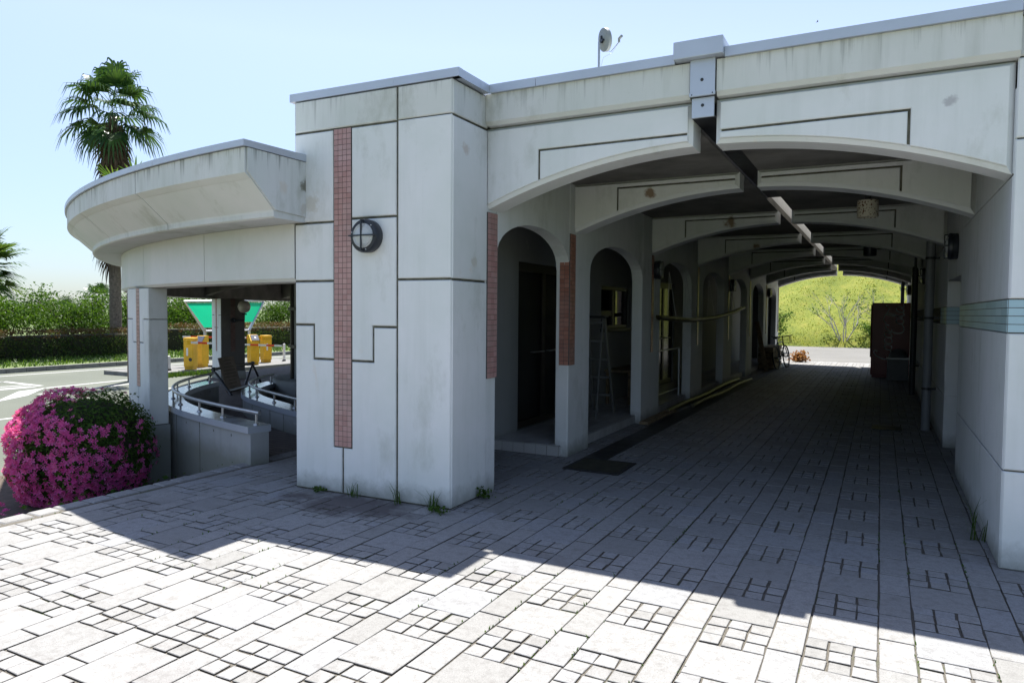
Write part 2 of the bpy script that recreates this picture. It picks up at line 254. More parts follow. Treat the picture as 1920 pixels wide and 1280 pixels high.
# ------------------------------------------------------------------ mesh helpers
X, Y, Z = Vector((1, 0, 0)), Vector((0, 1, 0)), Vector((0, 0, 1))
class MB:
    def __init__(s): s.v = []; s.f = []; s.m = []; s.k = 0
    def mat(s, k): s.k = k; return s
    def add(s, vs, fs):
        o = len(s.v); s.v += [tuple(p) for p in vs]; s.f += [tuple(i + o for i in f) for f in fs]; s.m += [s.k] * len(fs); return s
    def box(s, x0, y0, z0, x1, y1, z1):
        return s.add([(x0, y0, z0), (x1, y0, z0), (x1, y1, z0), (x0, y1, z0), (x0, y0, z1), (x1, y0, z1), (x1, y1, z1), (x0, y1, z1)],
                     [(0, 3, 2, 1), (4, 5, 6, 7), (0, 1, 5, 4), (1, 2, 6, 5), (2, 3, 7, 6), (3, 0, 4, 7)])
    def bbox(s, x0, y0, z0, x1, y1, z1, b=0.01):           # box with chamfered edges
        bm = bmesh.new(); bmesh.ops.create_cube(bm, size=1.0)
        for q in bm.verts: q.co = Vector(((x0 + x1) / 2 + q.co.x * (x1 - x0), (y0 + y1) / 2 + q.co.y * (y1 - y0), (z0 + z1) / 2 + q.co.z * (z1 - z0)))
        bmesh.ops.bevel(bm, geom=list(bm.edges), offset=b, segments=2, profile=0.6, affect='EDGES')
        bm.verts.index_update(); s.add([tuple(q.co) for q in bm.verts], [tuple(q.index for q in f.verts) for f in bm.faces]); bm.free(); return s
    def obox(s, c, ax, ay, az):                            # oriented box, half axes
        c = Vector(c); ax = Vector(ax); ay = Vector(ay); az = Vector(az)
        vs = [c + ax * i + ay * j + az * k for k in (-1, 1) for (i, j) in ((-1, -1), (1, -1), (1, 1), (-1, 1))]
        return s.add(vs, [(0, 3, 2, 1), (4, 5, 6, 7), (0, 1, 5, 4), (1, 2, 6, 5), (2, 3, 7, 6), (3, 0, 4, 7)])
    def prism(s, poly, fr, d0, d1):
        O, u, v, n = fr; k = len(poly)
        vs = [O + u * a + v * b + n * d0 for a, b in poly] + [O + u * a + v * b + n * d1 for a, b in poly]
        fs = [tuple(range(k))[::-1], tuple(range(k, 2 * k))] + [(i, (i + 1) % k, k + (i + 1) % k, k + i) for i in range(k)]
        return s.add(vs, fs)
    def panel(s, poly, fr, h=0.014, gap=0.0095, bev=0.007, d0=0.0):    # raised plate with chamfered edge, inset by gap
        O, u, v, n = fr; k = len(poly); p0 = offset(poly, gap); p1 = offset(poly, gap + bev)
        P = lambda q, d: O + u * q[0] + v * q[1] + n * d
        vs = [P(q, d0) for q in p0] + [P(q, d0 + h - bev) for q in p0] + [P(q, d0 + h) for q in p1]
        fs = [tuple(range(2 * k, 3 * k))]
        for r in (0, 1): fs += [(r * k + i, r * k + (i + 1) % k, (r + 1) * k + (i + 1) % k, (r + 1) * k + i) for i in range(k)]
        return s.add(vs, fs)
    def tube(s, pts, r, n=8, cap=True):
        pts = [Vector(p) for p in pts]; rs = r if hasattr(r, '__len__') else [r] * len(pts); vs = []; fs = []; pu = None
        for i, p in enumerate(pts):
            t = (pts[min(i + 1, len(pts) - 1)] - pts[max(i - 1, 0)]).normalized()
            if pu is None: pu = t.orthogonal().normalized()
            pu = (pu - t * pu.dot(t)).normalized(); w_ = t.cross(pu)
            vs += [p + (pu * math.cos(6.28318 * j / n) + w_ * math.sin(6.28318 * j / n)) * rs[i] for j in range(n)]
        for i in range(len(pts) - 1): fs += [(i * n + j, i * n + (j + 1) % n, (i + 1) * n + (j + 1) % n, (i + 1) * n + j) for j in range(n)]
        if cap: fs += [tuple(range(n))[::-1], tuple(range((len(pts) - 1) * n, len(pts) * n))]
        return s.add(vs, fs)
    def lathe(s, prof, c, ax=Z, n=32):                      # prof: (r, h) along axis
        ax = Vector(ax).normalized(); u = ax.orthogonal().normalized(); w_ = ax.cross(u); c = Vector(c); vs = []; fs = []
        for r, h in prof: vs += [c + ax * h + (u * math.cos(2 * math.pi * j / n) + w_ * math.sin(2 * math.pi * j / n)) * r for j in range(n)]
        for i in range(len(prof) - 1): fs += [(i * n + j, i * n + (j + 1) % n, (i + 1) * n + (j + 1) % n, (i + 1) * n + j) for j in range(n)]
        return s.add(vs, fs)
    def build(s, name, mats, parent=None, smooth=False, fix=True):
        me = bpy.data.meshes.new(name); me.from_pydata(s.v, [], s.f)
        mats = mats if isinstance(mats, (list, tuple)) else [mats]
        for q in mats: me.materials.append(M[q])
        if len(mats) > 1: me.polygons.foreach_set('material_index', s.m)
        if fix:
            bm = bmesh.new(); bm.from_mesh(me); bmesh.ops.recalc_face_normals(bm, faces=bm.faces); bm.to_mesh(me); bm.free()
        if smooth:
            me.polygons.foreach_set('use_smooth', [True] * len(me.polygons))
            try: me.set_sharp_from_angle(angle=R(40))
            except Exception: pass
        me.update(); o = bpy.data.objects.new(name, me); COL.objects.link(o)
        if parent is not None:
            o.parent = parent; o.matrix_parent_inverse = parent_world(parent).inverted()
        return o
def parent_world(p):
    m = p.matrix_basis.copy()
    return m if p.parent is None else parent_world(p.parent) @ p.matrix_parent_inverse @ m
def offset(poly, d):
    k = len(poly); A = sum(poly[i][0] * poly[(i + 1) % k][1] - poly[(i + 1) % k][0] * poly[i][1] for i in range(k)); sg = 1 if A > 0 else -1; out = []
    for i in range(k):
        p0 = Vector(poly[i - 1]); p = Vector(poly[i]); p1 = Vector(poly[(i + 1) % k])
        a = (p - p0).normalized(); b = (p1 - p).normalized(); n1 = Vector((-a.y, a.x)) * sg; n2 = Vector((-b.y, b.x)) * sg
        q = n1 + n2; q = q / max(0.3, q.length_squared / 2) if q.length > 1e-6 else n1
        out.append((p.x + q.x * d, p.y + q.y * d))
    return out
def rect(a, b, c, d): return [(a, b), (c, b), (c, d), (a, d)]
def tag(o, label=None, cat=None, group=None, kind=None):
    if label: o['label'] = label
    if cat: o['category'] = cat
    if group: o['group'] = group
    if kind: o['kind'] = kind
    return o
def thing(name, label, cat, loc=(0, 0, 0), group=None, rz=0.0):
    o = bpy.data.objects.new(name, None); COL.objects.link(o); o.location = loc; o.rotation_euler = (0, 0, rz); o.empty_display_size = 0.2
    return tag(o, label, cat, group)
def raw(name, V, F, mat, parent=None, mi=None):             # big numpy meshes
    me = bpy.data.meshes.new(name); V = np.asarray(V, np.float32); F = np.asarray(F, np.int32); nv = len(V); nf, k = F.shape
    me.vertices.add(nv); me.vertices.foreach_set('co', V.ravel()); me.loops.add(nf * k); me.loops.foreach_set('vertex_index', F.ravel())
    me.polygons.add(nf); me.polygons.foreach_set('loop_start', np.arange(0, nf * k, k, dtype=np.int32))
    for q in (mat if isinstance(mat, (list, tuple)) else [mat]): me.materials.append(M[q])
    if mi is not None: me.polygons.foreach_set('material_index', np.asarray(mi, np.int32))
    me.polygons.foreach_set('use_smooth', [False] * nf); me.update(calc_edges=True); me.validate(); o = bpy.data.objects.new(name, me); COL.objects.link(o)
    if parent is not None: o.parent = parent; o.matrix_parent_inverse = parent_world(parent).inverted()
    return o
def unit(a): return a / np.maximum(1e-9, np.linalg.norm(a, axis=1, keepdims=True))
def leaves(name, P, L, W, mat, parent=None, out=None, up=0.4, mi=None, jit=0.35, fold=0.12):
    """rhombic leaf at every point P; out = preferred normals"""
    n = len(P); P = np.asarray(P, float)
    nr = RNG.normal(size=(n, 3)); nr = unit(nr)
    if out is not None: nr = unit(nr * 0.7 + out)
    nr[:, 2] += up; nr = unit(nr)
    a = unit(np.cross(nr, RNG.normal(size=(n, 3)))); b = np.cross(nr, a)
    l = L * (1 + RNG.uniform(-jit, jit, (n, 1))); w_ = W * (1 + RNG.uniform(-jit, jit, (n, 1)))
    V = np.stack([P - a * l / 2, P + b * w_ / 2 + nr * l * fold, P + a * l / 2, P - b * w_ / 2 + nr * l * fold], 1).reshape(-1, 3)
    F = np.arange(4 * n).reshape(n, 4)
    return raw(name, V, F, mat, parent, mi)
def blades(name, P, H, W, mat, parent=None, lean=0.5, kind=None):
    n = len(P); P = np.asarray(P, float); th = RNG.uniform(0, 6.283, n); h = H * RNG.uniform(0.5, 1.3, n)
    d = np.stack([np.cos(th), np.sin(th), np.zeros(n)], 1); s_ = np.stack([-np.sin(th), np.cos(th), np.zeros(n)], 1); ln = RNG.uniform(0.1, 1.0, n)[:, None] * lean
    m_ = P + d * (h[:, None] * ln * 0.35) + np.array([0, 0, 1]) * (h[:, None] * 0.6); t = P + d * (h[:, None] * ln) + np.array([0, 0, 1]) * h[:, None]
    V = np.stack([P - s_ * W, P + s_ * W, m_ + s_ * W * 0.8, m_ - s_ * W * 0.8, t + s_ * W * 0.1, t - s_ * W * 0.1], 1).reshape(-1, 3)
    b = np.arange(n)[:, None] * 6; F = np.concatenate([b + np.array([0, 1, 2, 3]), b + np.array([3, 2, 4, 5])])
    return raw(name, V, F, mat, parent)
def tiles(mb, fr, u0, u1, v0, v1, nu, nv, h=0.004, g=0.0022):
    du = (u1 - u0) / nu; dv = (v1 - v0) / nv; O, u, v, n = fr
    for i in range(nu):
        for j in range(nv):
            a, b, c, d = u0 + i * du + g, v0 + j * dv + g, u0 + (i + 1) * du - g, v0 + (j + 1) * dv - g
            q = [(a, b), (c, b), (c, d), (a, d)]
            vs = [O + u * x_ + v * y_ for x_, y_ in q] + [O + u * x_ + v * y_ + n * h for x_, y_ in q]
            mb.add(vs, [(4, 5, 6, 7), (0, 1, 5, 4), (1, 2, 6, 5), (2, 3, 7, 6), (3, 0, 4, 7)])
def tile_strip(name, fr, u0, u1, v0, v1, nu, nv, mat, parent, back=0.008):
    mb = MB(); mb.mat(0).prism(rect(u0, v0, u1, v1), fr, -0.03, back); O, u, v, n = fr
    mb.mat(1); tiles(mb, (O + n * back, u, v, n), u0, u1, v0, v1, nu, nv); return mb.build(name, ['grout', mat], parent)

# ------------------------------------------------------------------ setting: ground sheets
G = -0.5
def sheet(name, x0, y0, x1, y1, z, mat): return tag(MB().add([(x0, y0, z), (x1, y0, z), (x1, y1, z), (x0, y1, z)], [(0, 1, 2, 3)]).build(name, mat, None, fix=False), kind='structure')
sheet('ground', -4000, -4000, 4000, 4000, -0.56, 'turf')
sheet('asphalt_lot', -24.2, -30, -5.0, 60, G, 'asphalt')
mb = MB(); mb.add([(-10.6, -4, G + .004), (-5.6, -4, G + .004), (-5.6, 6.5, G + .004), (-9.2, 6.8, G + .004)], [(0, 1, 2, 3)]); tag(mb.build('garden_soil', 'soil', None, fix=False), kind='structure')
# raised plaza: base block with sandy joints and every stone laid on it
mb = MB(); mb.box(-5.7, -4, -0.6, 7.0, 25.3, -0.0085); tag(mb.build('plaza_base', 'joint'), kind='structure')
def paving():
    V = []; F = []
    def stone(x0, y0, x1, y1, g, jit, bev=0.0025):
        gy = g + .0012; gx = g * random.uniform(.8, 1.25)
        q = [(x0 + gx, y0 + gy), (x1 - gx, y0 + gy), (x1 - gx, y1 - gy), (x0 + gx, y1 - gy)]
        q = [(a + random.uniform(-jit, jit), b + random.uniform(-jit, jit)) for a, b in q]
        z = random.uniform(-0.0025, 0.0025); tx = random.uniform(-.004, .004); ty = random.uniform(-.004, .004); cx = (x0 + x1) / 2; cy = (y0 + y1) / 2
        o = len(V)
        for a, b in q: V.append((a, b, -0.03))
        for a, b in q: V.append((a, b, z - bev + (a - cx) * tx + (b - cy) * ty))
        for a, b in q:
            dx = bev if a < cx else -bev; dy = bev if b < cy else -bev
            V.append((a + dx, b + dy, z + (a - cx) * tx + (b - cy) * ty))
        F.append((o + 8, o + 9, o + 10, o + 11))
        for r in (0, 4):
            for i in range(4): F.append((o + r + i, o + r + (i + 1) % 4, o + r + 4 + (i + 1) % 4, o + r + 4 + i))
    p = 0.46; L = 0.645
    for k in range(-14, 13):
        xr = 0.03 + p * k; xl = xr - 0.305; nl = xl - 0.155
        if xr < -5.45 or nl > 6.9: continue
        ph = 3.33 + random.uniform(-.03, .03)
        for j in range(-8, 35):
            y = ph + L * j
            if y > 24.9: break
            # nine setts then one slab
            if xl > -5.5:
                c = 0.305 / 3; e = 0.315 / 3
                for a in range(3):
                    for b in range(3): stone(xl + a * c, y + b * e, xl + (a + 1) * c, y + (b + 1) * e, 0.0055, 0.0042, 0.0025)
                stone(xl, y + 0.315, xr, y + L, 0.0042, 0.003)
            if nl > -5.5:
                oy = y + 0.1 + (k % 3) * 0.02
                stone(nl, oy, xl, oy + L / 2, 0.0042, 0.003); stone(nl, oy + L / 2, xl, oy + L, 0.0042, 0.003)
    y = -2.0
    while y < 25:                                              # small edge blocks along the planting bed
        l = random.uniform(0.16, 0.24); stone(-5.72, y, -5.55, y + l, 0.005, 0.004, 0.012); y += l
    x = -5.5
    while x < 4:
        l = random.uniform(0.28, 0.32); stone(x, 24.98, x + l, 25.3, 0.004, 0.002); x += l
    mi = np.zeros(len(F), int); k9 = np.arange(len(F)) % 9; mi[(k9 >= 1) & (k9 <= 4)] = 1
    return raw('paving', V, F, ['stone', 'joint'], None, mi)
tag(paving(), kind='structure')
sheet('road', -14, 25.3, 60, 36.9, 0.0, 'road')
# grass bank beyond the tunnel
def hill():
    nx, ny = 120, 60; xs = np.linspace(-14, 62, nx); ys = np.linspace(36.6, 75, ny); V = []
    for j, y in enumerate(ys):
        for i, x in enumerate(xs):
            t = y - 36.6; edge = min(1, max(0, (x + 14) / 7)); h = (0.05 + 0.62 * t - 0.0045 * t * t) * edge
            h = min(h, 15.5) + (0.15 * math.sin(x * 0.9 + y * .5) + 0.12 * math.sin(x * 2.1 - y * 1.3)) * min(1, t / 4)
            V.append((x, y, h if j else -0.3))
    F = [(j * nx + i, j * nx + i + 1, (j + 1) * nx + i + 1, (j + 1) * nx + i) for j in range(ny - 1) for i in range(nx - 1)]
    o = raw('hillside', V, F, 'hill'); o.data.polygons.foreach_set('use_smooth', [True] * len(F)); return tag(o, kind='structure')
hill()
def hz(x, y):
    t = y - 36.6; edge = np.clip((x + 14) / 7, 0, 1); h = (0.05 + 0.62 * t - 0.0045 * t * t) * edge
    return np.minimum(h, 15.5) + (0.15 * np.sin(x * 0.9 + y * .5) + 0.12 * np.sin(x * 2.1 - y * 1.3)) * np.minimum(1, t / 4)
n = 16000; px = RNG.uniform(-7, 5, n); py = 36.7 + RNG.uniform(0, 1, n) ** 1.3 * 13
cl = np.sin(px * 3.1 + np.sin(py * 2)) * np.sin(py * 2.7 + px); keep = cl + RNG.uniform(-1, 1, n) > -0.3; px, py = px[keep], py[keep]
tag(blades('slope_grass', np.stack([px, py, hz(px, py) - 0.02], 1), 0.065, 0.018, 'L_grass'), 'yellow green grass tufts covering the bank beyond the tunnel', 'grass', kind='stuff')
# verge with kerb across the lot
mb = MB(); mb.box(-60, -30, -0.55, -24.42, 60, -0.37); tag(mb.build('verge', 'turf'), kind='structure')
mb = MB(); y = -10.0
while y < 45: mb.bbox(-24.42, y + .004, -0.55, -24.24, y + 0.596, -0.35, 0.015); y += 0.6
tag(mb.build('kerb', 'kerb'), kind='structure')
n = 9000; py = RNG.uniform(6, 30, n); px = -24.5 - RNG.uniform(0, 1, n) ** 0.8 * 5
tag(blades('verge_grass', np.stack([px, py, np.full(n, -0.38)], 1), 0.12, 0.02, 'L_weed', lean=0.9), 'sunlit tufts of grass on the verge in front of the hedge', 'grass', kind='stuff')
# painted lines on the lot
def strip(mb, a, b, w_, z=G + .004):
    a = Vector((*a, z)); b = Vector((*b, z)); d = (b - a).normalized(); s_ = Vector((-d.y, d.x, 0)) * (w_ / 2); mb.add([a - s_, b - s_, b + s_, a + s_], [(0, 1, 2, 3)])
def pm(name, segs, polys=()):
    mb = MB()
    for a, b, w_ in segs: strip(mb, a, b, w_)
    for q in polys: mb.add([(x, y, G + .004) for x, y in q], [tuple(range(len(q)))])
    tag(mb.build(name, 'line', None, fix=False), kind='structure')
pm('edge_line', [((-23.3, -10), (-23.3, 45), 0.15)])
pm('lane_line', [((-19.0, 10.47), (-20.2, 21.5), 0.15)])
pm('inner_lane_line', [((-17.7, 9.6), (-18.3, 13.0), 0.14), ((-16.3, 12.0), (-16.6, 21.5), 0.14)])
pm('bay_line', [((-14.1, -8), (-14.3, 7.4), 0.13)])
pm('hatching', [((-21.6, 6.5), (-21.6, 10.8), 0.14), ((-21.6, 10.8), (-19.6, 10.7), 0.16), ((-20.75, 7.0), (-20.1, 10.6), 0.14), ((-20.0, 7.0), (-19.7, 10.5), 0.14), ((-19.3, 7.0), (-19.5, 10.5), 0.16)],
   [[(-17.0, 8.3), (-17.7, 9.36), (-19.05, 10.5), (-18.75, 9.7)]])

# ------------------------------------------------------------------ the arcade building
B = thing('arcade_building', 'pale concrete building with an arched tunnel passage and a tiled corner tower', 'building', (-1.1, 5.2, 0))
XL, XR, XC = -2.95, 0.68, -1.145; GL, GR = -1.245, -1.08; HALF = 1.83; SPR, APX = 2.40, 2.765
AR = (HALF ** 2 + (APX - SPR) ** 2) / (2 * (APX - SPR))
def az(x): return APX - (AR - math.sqrt(AR * AR - (x - XC) ** 2))
BY = [5.17, 7.08, 9.97, 12.85, 15.75, 18.6, 21.45, 24.1]
def FR(O, u, v): u = Vector(u).normalized(); v = Vector(v).normalized(); return (Vector(O), u, v, u.cross(v))
# tower
mb = MB(); f = FR((XL, 4.63, 0), (-1, -0.03, 0), (0, 0, 1)); f = (f[0], -f[1], f[2], -f[3]); f = (f[0], f[1], f[2], f[1].cross(f[2]))
# front frame: u to the right (local u=0 at the right corner), n towards the viewer
mb.mat(1).prism([(-1.57, 0), (0, 0), (0, 3.33), (-1.57, 3.33)], f, -0.58, 0.0)
def tx(x): return x - XL
mb.mat(0)
fp = [rect(-4.52, 2.295, -4.09, 3.06), rect(-4.52, 1.80, -4.09, 2.295),
      [(-4.52, 1.427), (-4.31, 1.427), (-4.31, 1.137), (-4.09, 1.137), (-4.09, 1.80), (-4.52, 1.80)],
      [(-4.52, 0), (-4.0, 0), (-4.0, .40), (-4.09, .40), (-4.09, 1.137), (-4.31, 1.137), (-4.31, 1.427), (-4.52, 1.427)],
      rect(-3.91, 2.31, -3.45, 3.06),
      [(-3.91, 1.133), (-3.685, 1.133), (-3.685, 1.42), (-3.45, 1.42), (-3.45, 2.31), (-3.91, 2.31)],
      [(-4.0, 0), (-3.45, 0), (-3.45, 1.42), (-3.685, 1.42), (-3.685, 1.133), (-3.91, 1.133), (-3.91, .40), (-4.0, .40)],
      rect(-3.45, 1.803, XL + .012, 3.07), rect(-3.45, 0, XL + .012, 1.803)]
for q in fp: mb.panel([(tx(a), b) for a, b in q], f, 0.016)
mb.mat(2)
for q in (rect(-4.52, 3.06, -3.45, 3.335), rect(-3.45, 3.06, XL + .012, 3.335)): mb.panel([(tx(a), b) for a, b in q], f, 0.016)
fs = FR((XL, 4.63, 0), (0, 1, 0), (0, 0, 1))                       # side face looking into the tunnel mouth
mb.mat(0)
for q in (rect(-.012, 0, .54, 1.80), rect(-.012, 1.80, .54, 3.06)): mb.panel(q, fs, 0.012)
mb.mat(2).panel(rect(-.012, 3.06, .54, 3.335), fs, 0.012)
fl = FR((-4.52, 5.2, 0), (0, -1, 0), (0, 0, 1)); mb.mat(0).panel(rect(0, 0, .61, 3.335), fl, 0.012)
mb.build('tower', ['wall', 'groove', 'cornice'], B)
tile_strip('tile_strip', f, tx(-4.09), tx(-3.91), .402, 3.058, 4, 60, 'pink', B)
# coping of tower
mb = MB()
mb.obox((-4.02, 4.605, 3.367), f[1] * 0.54, f[3] * -0.03, Z * 0.033).obox((-3.18, 4.63, 3.367), f[1] * 0.299, f[3] * -0.03, Z * 0.033)
mb.box(-2.945, 4.615, 3.334, -2.885, 4.95, 3.40).box(-2.945, 4.953, 3.334, -2.885, 5.095, 3.40).box(-4.57, 4.62, 3.336, -2.95, 5.6, 3.396)
mb.build('coping', 'metal', B)
# arch beams
def beam(i, left):
    y = BY[i]; top = 3.075 if i == 0 else 2.92; th = 0.26
    fr = FR((0, y + 0.016, 0), (1, 0, 0), (0, 0, 1))              # n = -Y
    if left: xa, xb, xp = XL - 0.03, GL, -2.47
    else: xa, xb, xp = GR, XR, 0.125
    arc = lambda a, b, k=14: [(a + (b - a) * t / k, az(max(XC - HALF, min(XC + HALF, a + (b - a) * t / k)))) for t in range(k + 1)]
    mb = MB(); full = arc(xa, xb, 24) + [(xb, top), (xa, top)]
    ins = offset(full, 0.028)
    O, u, v, n = fr; P = lambda q, d: O + u * q[0] + v * q[1] + n * d; k = len(full)
    vs = [P(q, -th) for q in full] + [P(q, -0.022) for q in full] + [P(q, 0.0) for q in ins]
    fs = [tuple(range(k))[::-1]] + [(a * k + j, a * k + (j + 1) % k, (a + 1) * k + (j + 1) % k, (a + 1) * k + j) for a in (0, 1) for j in range(k)] + [tuple(range(2 * k, 3 * k))]
    mb.mat(0).add(vs, fs)
    mb.mat(1).prism(offset(full, 0.04), fr, 0.0, 0.002)
    z2 = 2.85
    if left:
        outer = arc(xa, xp, 8) + [(xp, z2), (xb, z2), (xb, top), (xa, top)]; inner = arc(xp, xb) + [(xb, z2), (xp, z2)]
    else:
        outer = arc(xp, xb, 8) + [(xb, top), (xa, top), (xa, z2), (xp, z2)]; inner = arc(xa, xp) + [(xp, z2), (xa, z2)]
    # rim of 28 mm is the chamfer; plates stop there
    def clampin(q): return [(min(max(a, xa + 0.022), xb - 0.022), min(b, top - 0.016)) for a, b in q]
    lift = lambda q: [(a, max(b, az(min(max(a, XC - HALF), XC + HALF)) + 0.024)) for a, b in q]
    mb.mat(0)
    for q in (outer, inner): mb.panel(lift(clampin(q)), fr, 0.014, 0.0085, 0.005)
    return mb.build('arch_beam', ['wall', 'groove'], B)
for i in range(8):
    for s_ in (True, False): beam(i, s_)
# left arcade wall: columns with tile strips and arched heads
COLS = [(5.172, 5.345)] + [(6.95, 7.56)] + [(q - .42, q + .48) for q in BY[2:7]] + [(23.68, 24.36)]
mbc = None
for i, (a, b) in enumerate(COLS):
    mb = MB(); mb.bbox(-3.10, a, -0.005, -2.95 + (0.002 if i else -0.002), b, 2.919, 0.012)
    if i == 0: mb.box(-3.85, 5.21, -.005, -3.101, 5.345, 2.918)
    mb.build('column', 'wall', B)
    c = BY[i] + 0.05 if i else 5.259
    if i == 1: c = a + 0.075
    fr = FR((-2.948, 0, 0), (0, 1, 0), (0, 0, 1)); mat = 'pink' if i == 0 else 'orange'
    w_ = (0.082, 0.072, .05)[min(i, 2)]
    tile_strip('tile_strip', fr, c - w_, c + w_, 0.985, 2.385, 3 if i < 2 else 2, 31, mat, B)
    if i == 1:
        f2 = FR((0, a, 0), (1, 0, 0), (0, 0, 1)); tile_strip('tile_strip', f2, -3.055, -2.945, 0.985, 2.09, 2, 24, 'orange', B)
for i in range(len(COLS) - 1):
    a = COLS[i][1]; b = COLS[i + 1][0]; m_ = (a + b) / 2; h = (b - a) / 2; k = 18; z0 = 2.0; rise = 0.37
    poly = [(a, z0)] + [(m_ - h * math.cos(math.pi * t / k), z0 + rise * math.sin(math.pi * t / k) ** 0.85) for t in range(1, k)] + [(b, z0), (b, 2.919), (a, 2.919)]
    mb = MB(); fr = FR((-2.951, 0, 0), (0, 1, 0), (0, 0, 1)); mb.prism(poly, fr, -0.148, 0.0)
    mb.build('arch_head', 'wall', B)
# alcove behind the arcade: back wall with openings, platform
mb = MB()
def wallx(mb, x0, x1, y0, y1, z0, z1, holes):                     # wall slab in a y-z plane, holes (y0,y1,z0,z1)
    ys = sorted({y0, y1, *[h[0] for h in holes], *[h[1] for h in holes]})
    for a, b in zip(ys, ys[1:]):
        hs = sorted([h for h in holes if h[0] <= a + 1e-6 and h[1] >= b - 1e-6], key=lambda h: h[2]); z = z0
        for h in hs:
            if h[2] > z + 1e-6: mb.box(x0, a, z, x1, b, h[2])
            z = h[3]
        if z < z1 - 1e-6: mb.box(x0, a, z, x1, b, z1)
DOORS = [(7.55, 9.2), (13.45, 14.75), (16.3, 17.4)]; WINS = [(10.38, 11.72, 1.30, 1.97), (19.2, 20.4, 1.2, 2.0)]
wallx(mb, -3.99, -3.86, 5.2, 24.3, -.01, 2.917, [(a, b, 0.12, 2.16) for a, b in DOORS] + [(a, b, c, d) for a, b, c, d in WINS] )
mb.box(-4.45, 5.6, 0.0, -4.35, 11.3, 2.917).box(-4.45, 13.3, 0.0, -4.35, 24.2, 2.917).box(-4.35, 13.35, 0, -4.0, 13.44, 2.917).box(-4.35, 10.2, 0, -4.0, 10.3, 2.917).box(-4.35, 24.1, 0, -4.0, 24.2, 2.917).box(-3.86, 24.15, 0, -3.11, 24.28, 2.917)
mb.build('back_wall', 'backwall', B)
mb = MB(); mb.mat(0).box(-3.86, 6.9, -.01, -3.03, 24.2, 0.115); mb.mat(1)
fr = FR((0, 6.9, 0), (1, 0, 0), (0, 0, 1)); tiles(mb, fr, -3.855, -3.03, 0.004, 0.115, 6, 1, 0.006, 0.003)
fr = FR((-3.03, 0, 0), (0, 1, 0), (0, 0, 1)); tiles(mb, fr, 6.9, 24.2, 0.004, 0.115, 115, 1, 0.006, 0.003)
fr = FR((0, 0, .115), (1, 0, 0), (0, 1, 0)); tiles(mb, fr, -3.855, -3.03, 6.9, 24.2, 5, 105, 0.005, 0.003)
mb.build('step_platform', ['grout', 'steptile'], B)
def door(a, b, x=-3.93):
    mb = MB(); w_ = 0.07
    mb.box(x - .03, a, .12, x + .03, a + w_, 2.16).box(x - .03, b - w_, .12, x + .03, b, 2.16).box(x - .03, a + w_, 2.05, x + .03, b - w_, 2.16).box(x - .03, a + w_, .12, x + .03, b - w_, .20)
    m_ = (a + b) / 2; mb.box(x - .025, m_ - .05, .2, x + .025, m_ + .05, 2.05)
    d = mb.build('door', 'doorframe', B)
    MB().box(x - .006, a + w_, .2, x + .006, m_ - .05, 2.05).box(x - .006, m_ + .05, .2, x + .006, b - w_, 2.05).build('pane', 'doorglass', d)
    mb = MB()
    for c in (m_ - .4, m_ + .08): mb.tube([(x + .07, c, 1.05), (x + .07, c + .32, 1.05)], .012, 8).tube([(x + .02, c + .02, 1.05), (x + .07, c + .02, 1.05)], .008, 6).tube([(x + .02, c + .3, 1.05), (x + .07, c + .3, 1.05)], .008, 6)
    mb.build('handle', 'steel', d)
for a, b in DOORS: door(a, b)
def window(a, b, z0, z1, x=-3.93):
    mb = MB(); w_ = 0.05; m_ = (a + b) / 2
    mb.box(x - .04, a, z0, x + .05, a + w_, z1).box(x - .04, b - w_, z0, x + .05, b, z1).box(x - .04, a + w_, z1 - w_, x + .05, b - w_, z1).box(x - .04, a + w_, z0, x + .05, b - w_, z0 + w_)
    mb.box(x - .02, m_ - .04, z0 + w_, x + .03, m_ + .04, z1 - w_).box(x - .02, a + w_, z0 + .30 * (z1 - z0), x + .02, m_ - .04, z0 + .42 * (z1 - z0))
    o = mb.build('window', 'doorframe', B); MB().box(x - .004, a + w_, z0 + w_, x + .004, b - w_, z1 - w_).build('pane', 'glass', o)
    MB().box(x + .07, a - .03, z0 - .05, x + .12, b + .03, z0).build('sill', 'darksteel', o)
for q in WINS: window(*q)
# posters on the first door
mb = MB(); mb.box(-3.975, 8.5, 1.2, -3.96, 9.0, 1.75); mb.build('notice', 'poster', B)
# right-hand wall
mb = MB(); TB0, TB1 = 1.45, 1.65
def rblock(y0, y1, xf=XR):
    mb.mat(1).box(xf + .016, y0 + .016, -.01, 3.6, y1, 2.918)
    fside = FR((xf + .016, y1, 0), (0, -1, 0), (0, 0, 1)); L = y1 - y0
    mb.mat(0)
    for q in (rect(0, 0, L - .012, .61), rect(0, .61, L - .012, TB0), rect(0, TB1, L - .012, 2.40), rect(0, 2.40, L - .012, 2.918)): mb.panel(q, fside, 0.016, 0.005, 0.005)
    return fside, L
fA, LA = rblock(5.17, 8.1); fB, LB_ = rblock(9.65, 24.36)
fFront = FR((XR, 5.186, 0), (1, 0, 0), (0, 0, 1))
for q in (rect(0.0, 0, 2.9, .61), rect(0.0, .61, 2.9, TB0), rect(0.0, TB1, 2.9, 2.61), rect(0.0, 2.61, 2.9, 3.09)): mb.mat(0).panel(q, fFront, 0.016, 0.005, 0.008)
mb.mat(2).panel(rect(0.0, 3.09, 2.9, 3.335), fFront, 0.016, 0.005, 0.008)
mb.mat(1).box(XR + .016, 5.186, 2.92, 3.58, 5.5, 3.334)
fB2 = FR((XR, 9.666, 0), (1, 0, 0), (0, 0, 1))
for q in (rect(0, 0, .6, .61), rect(0, .61, .6, TB0), rect(0, TB0, .6, TB1), rect(0, TB1, .6, 1.95)): mb.mat(0).panel(q, fB2, 0.016, 0.0, 0.006)
